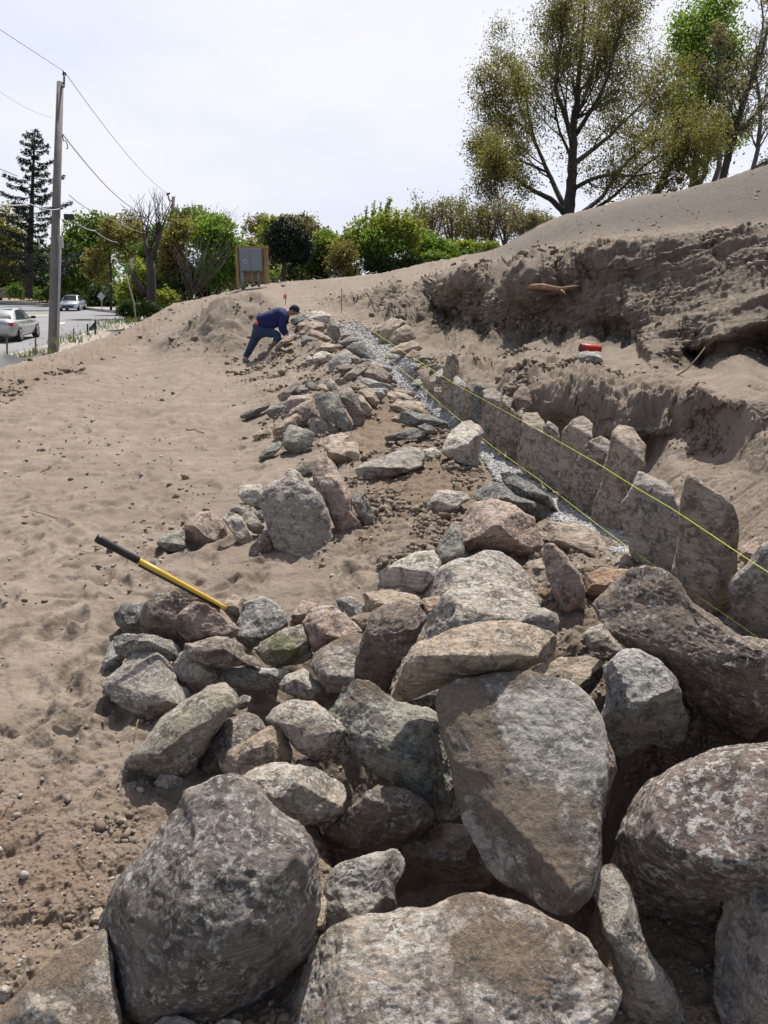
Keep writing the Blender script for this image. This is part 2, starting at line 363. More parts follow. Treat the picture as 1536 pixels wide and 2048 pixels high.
DAMP2 = [(640,800),(760,770),(900,850),(940,930),(1000,960),(960,1010),(820,1060),(700,1120),(720,960),(700,880)]
MOUND = [(940,515),(1000,494),(1130,428),(1350,378),(1536,322),(2500,140),(2500,330),(1536,432),(1350,448),(1180,470),(1060,505),(980,520)]
EDGE = [(-200,850),(0,740),(160,695),(300,640),(345,610),(400,600),(330,655),(230,720),(100,770),(-200,900)]
HEAP = [(330,690),(380,640),(430,600),(480,585),(540,600),(560,640),(500,640),(480,700),(420,705)]
GRAV = [(672,648),(715,645),(760,676),(800,700),(830,730),(835,770),(880,800),(960,880),(1030,935),(1130,1010),(1240,1070),(1330,1150),(1400,1250),(1480,1290),(1600,1320),(1600,1400),(1450,1310),(1350,1220),(1255,1135),(1200,1085),(1100,1040),(990,960),(940,880),(880,850),(840,800),(780,770),(740,730),(700,680)]
def build_ground():
    xs = np.concatenate([np.linspace(-2600, -910, 30), np.linspace(-900, -40, 50), np.arange(-30, 1567, 2.2), np.linspace(1580, 2500, 50)])
    ss = np.concatenate([np.linspace(0, .02, 9)[:-1], np.linspace(.02, .83, 1080), np.linspace(.834, 1, 60)])
    cy = np.interp(xs, [c[0] for c in CREST], [c[1] for c in CREST])
    top = cy[None, :]; py = top + (2600 - top) * ss[:, None]; px = np.broadcast_to(xs[None, :], py.shape).copy()
    t = D(px, py); p = P(px, py, t)
    # surface normals
    def normals(p):
        du = np.gradient(p, axis=1); dv = np.gradient(p, axis=0); n = np.cross(dv, du)
        n /= np.linalg.norm(n, axis=-1, keepdims=True) + 1e-9
        vd = p - np.array([0, 0, CAMZ]); fl = (n * vd).sum(-1) > 0; n[fl] *= -1; return n
    n = normals(p)
    cut = zone(px, py, CUT, 18); rough = zone(px, py, ROUGH, 30); berm = zone(px, py, BERM, 30)
    damp = zone(px, py, DAMP, 120); damp2 = zone(px, py, DAMP2, 40); mound = zone(px, py, MOUND, 20); edge = zone(px, py, EDGE, 14); heap = zone(px, py, HEAP, 14)
    grav = zone(px, py, GRAV, 8)
    near = np.clip(1.6 - t / 14, .25, 1)
    up = np.zeros_like(p); up[..., 2] = 1
    # footprints and wind ripples on the flat sand
    q = p * np.array([1., 1., .4])
    sand = .020 * fbm(q * np.array([2.2, 3.6, 1]), 4, 3) + .013 * ridged(q * np.array([5., 8., 2]), 3, 5) * (fbm(q * .8, 2, 8) + .5)
    foot = np.clip(ridged(q * np.array([3.1, 4.3, 1]) + 3, 2, 12) - .45, 0, 1) * .05
    prints = np.zeros_like(t); rp_ = np.random.RandomState(77)
    for _ in range(330):
        cxp, cyp = rp_.uniform(-20, 760), 735 + 900 * rp_.beta(.9, 1.5)
        if polydist(np.array([cxp]), np.array([cyp]), BERM)[0] > -15 or cyp < np.interp(cxp, [0, 330, 480], [770, 690, 700]): continue
        tc_ = float(D(cxp, cyp)); c_ = P(cxp, cyp, tc_); rpx = .26 / tc_ * F; i0, i1 = np.searchsorted(xs, [cxp - rpx, cxp + rpx])
        col = py[:, (i0 + i1) // 2]; j0, j1 = np.searchsorted(col, [cyp - rpx * .8, cyp + rpx * .8]); an = rp_.uniform(-.6, .6); s_ = rp_.uniform(.7, 1.15)
        dx = p[j0:j1, i0:i1, 0] - c_[0]; dy = p[j0:j1, i0:i1, 1] - c_[1]; u_ = (dx * math.cos(an) + dy * math.sin(an)) / (.055 * s_); v_ = (-dx * math.sin(an) + dy * math.cos(an)) / (.14 * s_)
        r_ = np.sqrt(u_**2 + v_**2); prints[j0:j1, i0:i1] += rp_.uniform(.35, 1.) * (-.028 * np.exp(-(r_ / .85)**4) + .014 * np.exp(-((r_ - 1.35) / .35)**2))
    h = (sand - foot) * (1 - .6 * mound) * (1 - grav)
    h += .05 * fbm(q * .7, 3, 31) * np.clip(t / 12, .2, 1) * (1 - cut) * (1 - grav)
    hc = P(478, 660, 19.8); hd = np.hypot((p[..., 0] - hc[0]) / 1.25, (p[..., 1] - hc[1]) / 1.0); h += .50 * np.exp(-(hd / .95) ** 2.6) * (t > 16) * (t < 25)
    for (xa, ya), (xb, yb) in (((-60, 985), (430, 742)), ((-60, 905), (330, 735)), ((40, 1180), (470, 800))):
        a_, b_ = P(xa, ya, float(D(xa, ya))), P(xb, yb, float(D(xb, yb))); e_ = (b_ - a_)[:2]; L_ = np.linalg.norm(e_); e_ /= L_
        rx, ry = p[..., 0] - a_[0], p[..., 1] - a_[1]; al = rx * e_[0] + ry * e_[1]; ac = -rx * e_[1] + ry * e_[0] + .22 * np.sin(al * .5); m_ = np.clip(np.minimum(al, L_ - al) / .8, 0, 1)
        h += m_ * (-.030 * np.exp(-(ac / .12) ** 4) + .016 * np.exp(-((np.abs(ac) - .19) / .05) ** 2)) * (.6 + .8 * vnoise(p * 1.5, 7)) * (px < 560)
    h += prints * (1 - berm) * (1 - damp * .6)
    # clods and lumps
    lump = np.clip(fbm(p * 9, 5, 21, .62), -.15, 1) * .085 + np.clip(ridged(p * 17, 4, 25, .6), -.1, 1) * .022
    wl = np.clip(berm * .55 + rough * 1.1 + damp * .42 + edge * .5 + heap * .9 + .07 + cut * .1, 0, 1.3)
    h += lump * wl * (1 - grav * .85)
    h += rough * .11 * fbm(p * np.array([2.6, 2.6, 3.5]), 4, 44)
    h += edge * .05 * fbm(p * 1.6, 4, 51) + heap * .16 * fbm(p * 2.2, 4, 57) + heap * .10 * ridged(p * np.array([1.5, 1.5, 5]), 3, 58)
    sel = (rough + heap * 1.2 + edge + berm * .5 + damp * .25) > .12; ps = p[sel]; G1, G2, v2 = worley(ps * np.array([4.2, 4.2, 6.]), 41); K1, K2, v3 = worley(ps * 12, 51); bl = np.zeros_like(t)
    bl[sel] = ((v2 - .4) * .085 + np.clip(G2 - G1, 0, .2) * .12) * np.clip(1.5 - t[sel] / 16, .3, 1) + (v3 - .4) * .045 * np.clip(1.6 - t[sel] / 6, 0, 1)
    h += bl * np.clip(rough * 1.2 + heap + edge * .3 + berm * .32 + damp * .2, 0, 1.2) * (1 - grav)
    pit = zone(px, py, PIT, 60); h -= pit * pit * .75; pit2 = zone(px, py, PIT2, 45); h -= pit2 * pit2 * .16
    p = p + up * h[..., None]
    # cut bank: slanting gullies, strata and undercuts
    s = (p[..., 0] * .8 - p[..., 1] * .6); z = p[..., 2]
    g = np.stack([s * 1.15 + z * .75, z * .28, p[..., 1] * .15], -1)
    gul = ridged(g * 1.25, 2, 61) * .26 + ridged(g * 3.1 + 4, 3, 63, .6) * .20 + ridged(g * np.array([7, 3, 3]), 3, 68, .65) * .075
    right = np.clip((px - 1080) / 200, 0, 1)
    st = np.stack([s * .5, (z - .22 * s) * 3.4, p[..., 1] * .3], -1)
    strata = fbm(st, 4, 71, .6) * .17 + ridged(st * np.array([1.5, 2.8, 1]), 4, 75, .65) * .13 + ridged(st * np.array([3, 9, 2]), 2, 78) * .03
    sel = cut > .02; ps = p[sel]; sl = np.stack([(ps[:, 0]*.8 - ps[:, 1]*.6) * 1.7 + ps[:, 2] * 1.1, ps[:, 2] * 1.0, ps[:, 1] * .35], -1)
    F1, F2, vv = worley(sl * 2.1 + .35 * np.stack([vnoise(ps * 3, 5), vnoise(ps * 3, 6), vnoise(ps * 3, 7)], -1), 11); G1, G2, v2 = worley(ps * np.array([6, 6, 9.]), 21); K1, K2, v3 = worley(ps * 15, 31)
    blk = np.zeros_like(t); blk[sel] = (vv - .5) * .07 + np.clip(F2 - F1, 0, .12) * .35 + (v2 - .5) * .06 + np.clip(G2 - G1, 0, .12) * .16 + (v3 - .5) * .045
    gul = gul - .10 * np.clip(ridged(g * np.array([2.2, 1.2, 1.2]) + 9, 2, 99) - .35, 0, 1) * 3
    d = gul * (1 - .72 * right) + strata * right * .9 + blk * (1 - .25 * right) + .045 * fbm(p * 11, 5, 81, .72)
    cutw = cut * np.clip(t / 12, .5, 1.1) * .78
    out_dir = n * .75 + np.array([-.35, -.65, 0]) * .45
    p = p + out_dir * (d * cutw)[..., None]
    # two overhanging shelves on the right and the hollow below them
    for poly, a, fe in (([(1290,700),(1300,665),(1400,630),(1540,585),(1800,520),(1800,640),(1560,655),(1440,700),(1360,735),(1310,728)], .42, 20),
                    ([(1180,600),(1180,500),(1300,485),(1420,480),(1560,470),(1800,440),(1800,500),(1540,535),(1420,560),(1300,560),(1240,600)], .11, 26),
                    ([(1130,868),(1200,850),(1330,850),(1345,875),(1230,900),(1140,895)], .10, 10)):
        zz = zone(px, py, poly, fe); p = p + np.array([-.5, -.85, .08]) * (zz * zz * (3 - 2 * zz) * a * (1 + .5 * fbm(p * 2.5, 3, 91)))[..., None]
    for poly, a, fe in (([(1380,720),(1450,705),(1540,668),(1800,660),(1800,750),(1540,722),(1440,745)], .34, 16),
                    ([(1040,690),(1100,660),(1180,640),(1280,655),(1290,690),(1180,700),(1060,705)], .26, 14),
                    ([(1080,470),(1080,470)], 0, 5),
                    ([(1200,880),(1350,870),(1370,886),(1210,905)], .09, 8)):
        if a == 0: continue
        zz = zone(px, py, poly, fe); p = p + np.array([.3, .95, -.02]) * (zz * a)[..., None]
    h2 = .006 * fbm(p * 38, 3, 95) + .003 * fbm(p * 90, 2, 97)
    p = p + normals(p) * (h2 * near * (1 - .5 * grav))[..., None]
    # behind the skyline the ground falls away to the plain
    back = []
    c0 = p[0]; isl = np.clip((430 - xs) / 200, 0, 1)
    for f_, dz in ((1.02, .03), (1.05, .10), (1.1, .3), (1.2, .7), (1.4, 1.2), (1.7, 1.6), (2.2, 3.0), (2.8, 7.)):
        b = c0.copy(); b[:, :2] *= f_ ** 1.0
        drop = isl * dz * 1.4 + (1 - isl) * np.where(f_ < 1.75, dz * .45, dz)
        b[:, 2] = np.maximum(c0[:, 2] - drop - .08 * (f_ > 1.03), -1.15 if f_ < 2.5 else -1.3); back.append(b)
    full = np.concatenate([np.stack(back[::-1]), p]); H, W = full.shape[:2]
    z8 = np.zeros((len(back), W)); edge_back = np.concatenate([z8 + .25, damp * .62 + damp2 * .8 + edge * .55 + grav * .6])
    idx = np.arange(H * W).reshape(H, W)
    f = np.stack([idx[1:, :-1], idx[1:, 1:], idx[:-1, 1:], idx[:-1, :-1]], -1).reshape(-1, 4)
    o = mesh_np('ground', full.reshape(-1, 3), f, sand_mat()); tag(o, kind='structure')
    cm = np.concatenate([z8, np.clip(cut * 1.1 * np.clip((py - top - 60) / 60, 0, 1) + heap * .6, 0, 1)])
    for nm, ar in (('damp', np.clip(edge_back, 0, 1)), ('cut', cm), ('gravelly', np.concatenate([z8 + (mound[:1] > .2), mound]))):
        at = o.data.attributes.new(nm, 'FLOAT', 'POINT'); at.data.foreach_set('value', ar.astype(np.float32).ravel())
    return o, p, px, py, t, grav, berm, rough, damp, edge, heap, cut, mound
ground, GPt, Gpx, Gpy, Gt, Zg, Zb, Zr, Zd, Ze, Zh, Zc, Zm = build_ground()
pl = mesh_np('plain', [(-3000,-3000,-1.0),(3000,-3000,-1.0),(3000,3000,-1.0),(-3000,3000,-1.0)], [(0,1,2,3)],
             simple('far_grass', (.07, .085, .035), .95, var=.3, scale=.3)); tag(pl, kind='structure')
# ------------------------------------------------------------------ stones
RM = {
 'g': rock_mat('stone_grey', (.20,.19,.172), (.285,.27,.245), (.15,.14,.13), .3),
 'G': rock_mat('stone_grey_green', (.145,.155,.138), (.235,.24,.21), (.10,.105,.092), .45, 0, .0),
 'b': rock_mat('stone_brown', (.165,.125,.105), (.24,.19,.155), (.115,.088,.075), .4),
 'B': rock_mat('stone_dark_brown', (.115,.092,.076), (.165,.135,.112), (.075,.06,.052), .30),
 't': rock_mat('stone_tan', (.275,.225,.175), (.35,.30,.24), (.20,.155,.118), .25, 0, 0, .4),
 'w': rock_mat('stone_white_crust', (.25,.215,.18), (.34,.31,.27), (.16,.125,.105), .95),
 'W': rock_mat('stone_pale', (.33,.31,.275), (.42,.40,.36), (.25,.225,.19), .4, 0, 0, .3),
 'p': rock_mat('stone_pink', (.26,.185,.155), (.33,.26,.22), (.19,.13,.11), .5),
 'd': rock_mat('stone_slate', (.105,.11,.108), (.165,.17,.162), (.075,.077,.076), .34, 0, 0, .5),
 'm': rock_mat('stone_mossy', (.19,.175,.14), (.26,.245,.20), (.12,.115,.085), .6, 0, .45),
 's': rock_mat('stone_dusted', (.25,.25,.235), (.36,.35,.325), (.19,.19,.185), .6, .93),
 'S': rock_mat('stone_dusted_brown', (.23,.20,.175), (.33,.295,.26), (.17,.145,.125), .9, .75),
 'k': rock_mat('stone_speckled', (.125,.098,.087), (.165,.135,.12), (.10,.08,.07), .72, .1),
 'r': rock_mat('stone_rusty', (.23,.15,.10), (.32,.23,.165), (.15,.095,.065), .35),
 'c': rock_mat('stone_layered', (.20,.174,.148), (.265,.236,.204), (.135,.117,.10), .28, 0, 0, 1.),
 'N': rock_mat('stone_wall_tan', (.24,.203,.166), (.305,.263,.22), (.17,.142,.115), .28, 0, 0, .9),
 'C': rock_mat('stone_layered_tan', (.26,.215,.17), (.32,.27,.22), (.19,.155,.12), .32, 0, 0, .7),
 'K': rock_mat('stone_grey_brown', (.125,.112,.104), (.175,.16,.15), (.09,.078,.072), .5),
 'q': rock_mat('stone_bluish', (.21,.215,.21), (.30,.305,.295), (.15,.155,.155), .70, .1),
}
_ico = {}
def ico(n):
    if n not in _ico:
        bm = bmesh.new(); bmesh.ops.create_icosphere(bm, subdivisions=n, radius=1)
        _ico[n] = (np.array([v.co[:] for v in bm.verts]), np.array([[v.index for v in f.verts] for f in bm.faces])); bm.free()
    return _ico[n]
def parse(s):
    o = {}
    for tok in s.split():
        k = tok.rstrip('0123456789.-'); o[k] = float(tok[len(k):])
    return o
ROCKS = {}
def rock(idx, name, mat, opts, outl, label, group=None):
    o = parse(opts); rng = np.random.RandomState(idx * 7 + 3)
    pts = np.array([[float(c) for c in q.split(',')] for q in outl.split()])
    x0, y0 = pts.min(0); x1, y1 = pts.max(0); x_, y_ = pts[:, 0], pts[:, 1]; xn, yn = np.roll(x_, -1), np.roll(y_, -1)
    cr = x_ * yn - xn * y_; A = cr.sum() / 2
    pc = np.array([((x_ + xn) * cr).sum() / (6 * A), ((y_ + yn) * cr).sum() / (6 * A)]); size = math.sqrt(abs(A))
    # radial outline, measured in a frame stretched to the shape's own axes
    dense = np.concatenate([pts[i] + (np.roll(pts, -1, 0)[i] - pts[i]) * np.linspace(0, 1, 12)[:-1, None] for i in range(len(pts))])
    ev, EV = np.linalg.eigh(np.cov((dense - pc).T)); ev = np.sqrt(ev); ev = np.maximum(ev, ev.max() * .25); W_ = EV / ev; Wi = (EV * ev).T
    wp = (pts - pc) @ W_; x_, y_ = wp[:, 0], wp[:, 1]; xn, yn = np.roll(x_, -1), np.roll(y_, -1)
    ph = np.linspace(0, 2*np.pi, 721)[:-1]; rr = np.zeros(720)
    for k, a in enumerate(ph):
        dx, dy = math.cos(a), math.sin(a); ex, ey = xn - x_, yn - y_; den = dx * ey - dy * ex
        den = np.where(abs(den) < 1e-9, 1e-9, den)
        tt = (x_ * ey - y_ * ex) / den; uu = (x_ * dy - y_ * dx) / den
        ok = (uu >= -1e-6) & (uu <= 1 + 1e-6) & (tt > 0); rr[k] = tt[ok].max() if ok.any() else 1.
    sg = .8 + o.get('q', .5) * 4; kx = np.arange(-16, 17); ker = np.exp(-kx**2 / (2 * sg**2)); ker /= ker.sum()
    rr = np.convolve(np.concatenate([rr[-16:], rr, rr[:16]]), ker, 'valid')
    big = max(x1 - x0, y1 - y0) * min(1, 2.2 * size / max(x1 - x0, y1 - y0)); lv = 7 if big > 300 else 6 if big > 95 else 5
    n, f = ico(lv); phi = np.arctan2(n[:, 1], n[:, 0]) % (2*np.pi); rho = np.hypot(n[:, 0], n[:, 1])
    fx = phi / (2*np.pi) * 720; i0 = fx.astype(int) % 720; fr = fx - np.floor(fx); R_ = rr[i0] * (1 - fr) + rr[(i0 + 1) % 720] * fr
    uvw = np.stack([np.cos(phi) * rho * R_, np.sin(phi) * rho * R_], -1) @ Wi; px = pc[0] + uvw[:, 0]; py = pc[1] + uvw[:, 1]
    tb = float(D(pc[0], o.get('y', y1))) * o.get('k', 1.)
    m = tb / F; S_ = size * m                                  # metres
    mind = min(x1 - x0, y1 - y0) * m; Th = o.get('T', .5) * min(mind * 1.1, S_)
    h = o.get('h', .42 + rng.uniform(-.1, .1)); xr = x0 + (x1 - x0) * o.get('x', .5 + rng.uniform(-.12, .12)); yr = y1 - h * (y1 - y0)
    def normal(beta, g): b, g = R(beta), R(g); return np.array([-math.sin(g) * math.cos(b), -math.cos(g) * math.cos(b), math.sin(b)])
    def plane(N, qx, qy, t, lim=1.6):
        d0 = dirs(qx, qy); num = float((N * d0).sum()); num = min(num, -.04); den = np.minimum((dirs(px, py) * N).sum(-1), -.035)
        return np.clip(t * num / den, t - lim * S_, t + lim * S_)
    Nf = normal(o.get('f', rng.uniform(-12, 8)), o.get('e', rng.uniform(-20, 20)))
    Nt = normal(o.get('t', 64 + rng.uniform(-8, 8)), o.get('g', rng.uniform(-25, 25)))
    d0 = dirs(pc[0], y1); tr = tb * min(-.05, float((Nf * d0).sum())) / min(-.05, float((Nf * dirs(xr, yr)).sum())); tr = min(max(tr, tb - .5*S_), tb + .5*S_)
    pls = [plane(Nf, xr, yr, tr), plane(Nt, xr, yr, tr)]
    base = np.maximum(*pls)
    for k in range(int(o.get('n', 5))):
        a = rng.uniform(0, 2*np.pi); ra = rr[int(a / (2*np.pi) * 720) % 720] * rng.uniform(.35, .8)
        dxy = np.array([math.cos(a) * ra, math.sin(a) * ra]) @ Wi; qx, qy = pc[0] + dxy[0], pc[1] + dxy[1]; a = math.atan2(dxy[1], dxy[0]); j = int(np.argmin((px - qx)**2 + (py - qy)**2 + (n[:, 2] < 0) * 1e9))
        bN = (Nf if qy > yr else Nt) + np.array([math.cos(a) * .55, -.1, -math.sin(a) * .45 + rng.uniform(-.2, .2)]) * rng.uniform(.5, 1.2)
        bN /= np.linalg.norm(bN); pls.append(plane(bN, qx, qy, base[j] + .0 * S_, .9))
    a_ = np.stack(pls); kk = o.get('s', .016) * S_; mxp = a_.max(0); Sf = mxp + kk * np.log(np.exp((a_ - mxp) / kk).sum(0))
    # rim plane: chord from bottom to top of the facets
    def at_y(yy): return np.mean([max(plane2(Nf, yy, tr), plane2(Nt, yy, tr)) for _ in (0,)])
    def plane2(N, yy, t):
        num = min(float((N * dirs(xr, yr)).sum()), -.04); den = min(float((N * dirs(pc[0], yy)).sum()), -.035)
        return float(np.clip(t * num / den, t - 1.6 * S_, t + 1.6 * S_))
    ta, tbm = at_y(y0), at_y(y1); rim = tbm + (ta - tbm) * (y1 - py) / (y1 - y0) + Th * .5
    if 'L' in o:      # lateral slope of the rim follows the main face
        Nn = Nt if o['L'] else Nf; rim = np.clip(base, tr - 1.0 * S_, tr + 1.0 * S_) + Th * .5
    p_ = o.get('p', 3.2); edge = np.clip(1 - rho**p_, 0, 1) ** (1 / p_)
    bulge = np.clip(rim - Sf, .12 * Th, 1.4 * Th + .35 * S_); front = rim - bulge * edge
    backw = rim + np.clip(1 - rho**2.6, 0, 1) ** (1 / 2.6) * Th * o.get('b', .8)
    t = np.where(n[:, 2] > 0, front, backw)
    p = P(px, py, t)
    if 150 <= idx <= 171: p = p + (P(pc[0] + (px - pc[0]) * .99, py, t) - P(px, py, t))
    # broken faces: cut the body back with random planes
    cen = p.mean(0); ncl = int(o.get('c', 6 if mat in 'kKS' else 7 if 150 <= idx <= 171 else 13)); lo_, hi_ = (.80, .93) if mat in 'kK' else (.62, .90)
    vdir = cen - np.array([0, 0, CAMZ]); vdir /= np.linalg.norm(vdir)
    for _ in range(ncl):
        nn = rng.normal(0, 1, 3); nn /= np.linalg.norm(nn); fac = nn @ vdir
        if fac > .5: continue
        dd = (p - cen) @ nn; sup = dd.max(); lim = sup * (.95 if 150 <= idx <= 171 else rng.uniform(lo_, hi_) if abs(fac) > .45 else rng.uniform(.90, .985)); over = dd > lim
        p = p - np.where(over, (dd - lim) * .96, 0)[:, None] * nn
    # surface relief, in metres
    def vnorm(p):
        a, b, c = p[f[:, 0]], p[f[:, 1]], p[f[:, 2]]; fn = np.cross(b - a, c - a); vn = np.zeros_like(p)
        for k in range(3):
            for ax in range(3): vn[:, ax] += np.bincount(f[:, k], fn[:, ax], len(p))
        return vn / (np.linalg.norm(vn, axis=1, keepdims=True) + 1e-12)
    vn = vnorm(p)
    if ((p - P(pc[0], pc[1], tb + Th*.5)) * vn).sum() < 0: vn = -vn; f = f[:, ::-1]
    off = rng.uniform(0, 50, 3); q = (p - p.mean(0)) / S_ + off; am = o.get('r', 1.) * .60 * S_ ** .75
    rough = 1.25 if mat not in 'k' else .7
    fc = fbm(q * 2.6, 2, idx + 60); ter = np.floor(fc * 7) / 7; stp = ter + np.clip((fc * 7 - np.floor(fc * 7)) * 3.5 - 2.5, 0, 1) / 7
    dsp = .022 * fbm(q * 2.2, 4, idx, .55) + rough * (.050 * stp + .018 * ridged(q * 4.5, 4, idx + 50, .6)) - .05 * np.clip(fbm(q * 3.4, 3, idx + 9) - .2, 0, 1)
    dsp = dsp - .045 * np.clip(ridged(q * 1.7 + 5, 2, idx + 33, .4) - .72, 0, 1) * rough
    if o.get('l', 0):     # layered stone
        ax = normal(o.get('la', 50), 20); along = (q * ax).sum(1); qq = np.stack([along * 9, *(q[:, :2].T * 1.1)], -1)
        dsp = dsp + o['l'] * .035 * fbm(qq, 3, idx + 5, .6)
    p = p.mean(0) + (p - p.mean(0)) * 1.03 + vn * (dsp * am)[:, None]; vn = vnorm(p)
    if ((p - p.mean(0)) * vn).sum() < 0: vn = -vn
    p = p + vn * ((.013 * fbm(q * 13, 4, idx + 80, .72) + .008 * ridged(q * 24, 2, idx + 81)) * am)[:, None]
    org = np.array([*p.mean(0)[:2], p[:, 2].min()])
    ob = mesh_np(name, p, f, RM[mat], origin=org.tolist()); tag(ob, label, {'boulder': 'rock', 'flat_stone': 'flat stone', 'standing_stone': 'standing stone'}[name], group)
    ROCKS[idx] = ob; return ob
GP = 'stones of the loose foreground pile'; GW = 'upright slabs of the dry stone wall'; GM = 'stones heaped along the sand berm'; GR = 'stones at the foot of the cut bank'; GL = 'stones of the small heap on open sand'
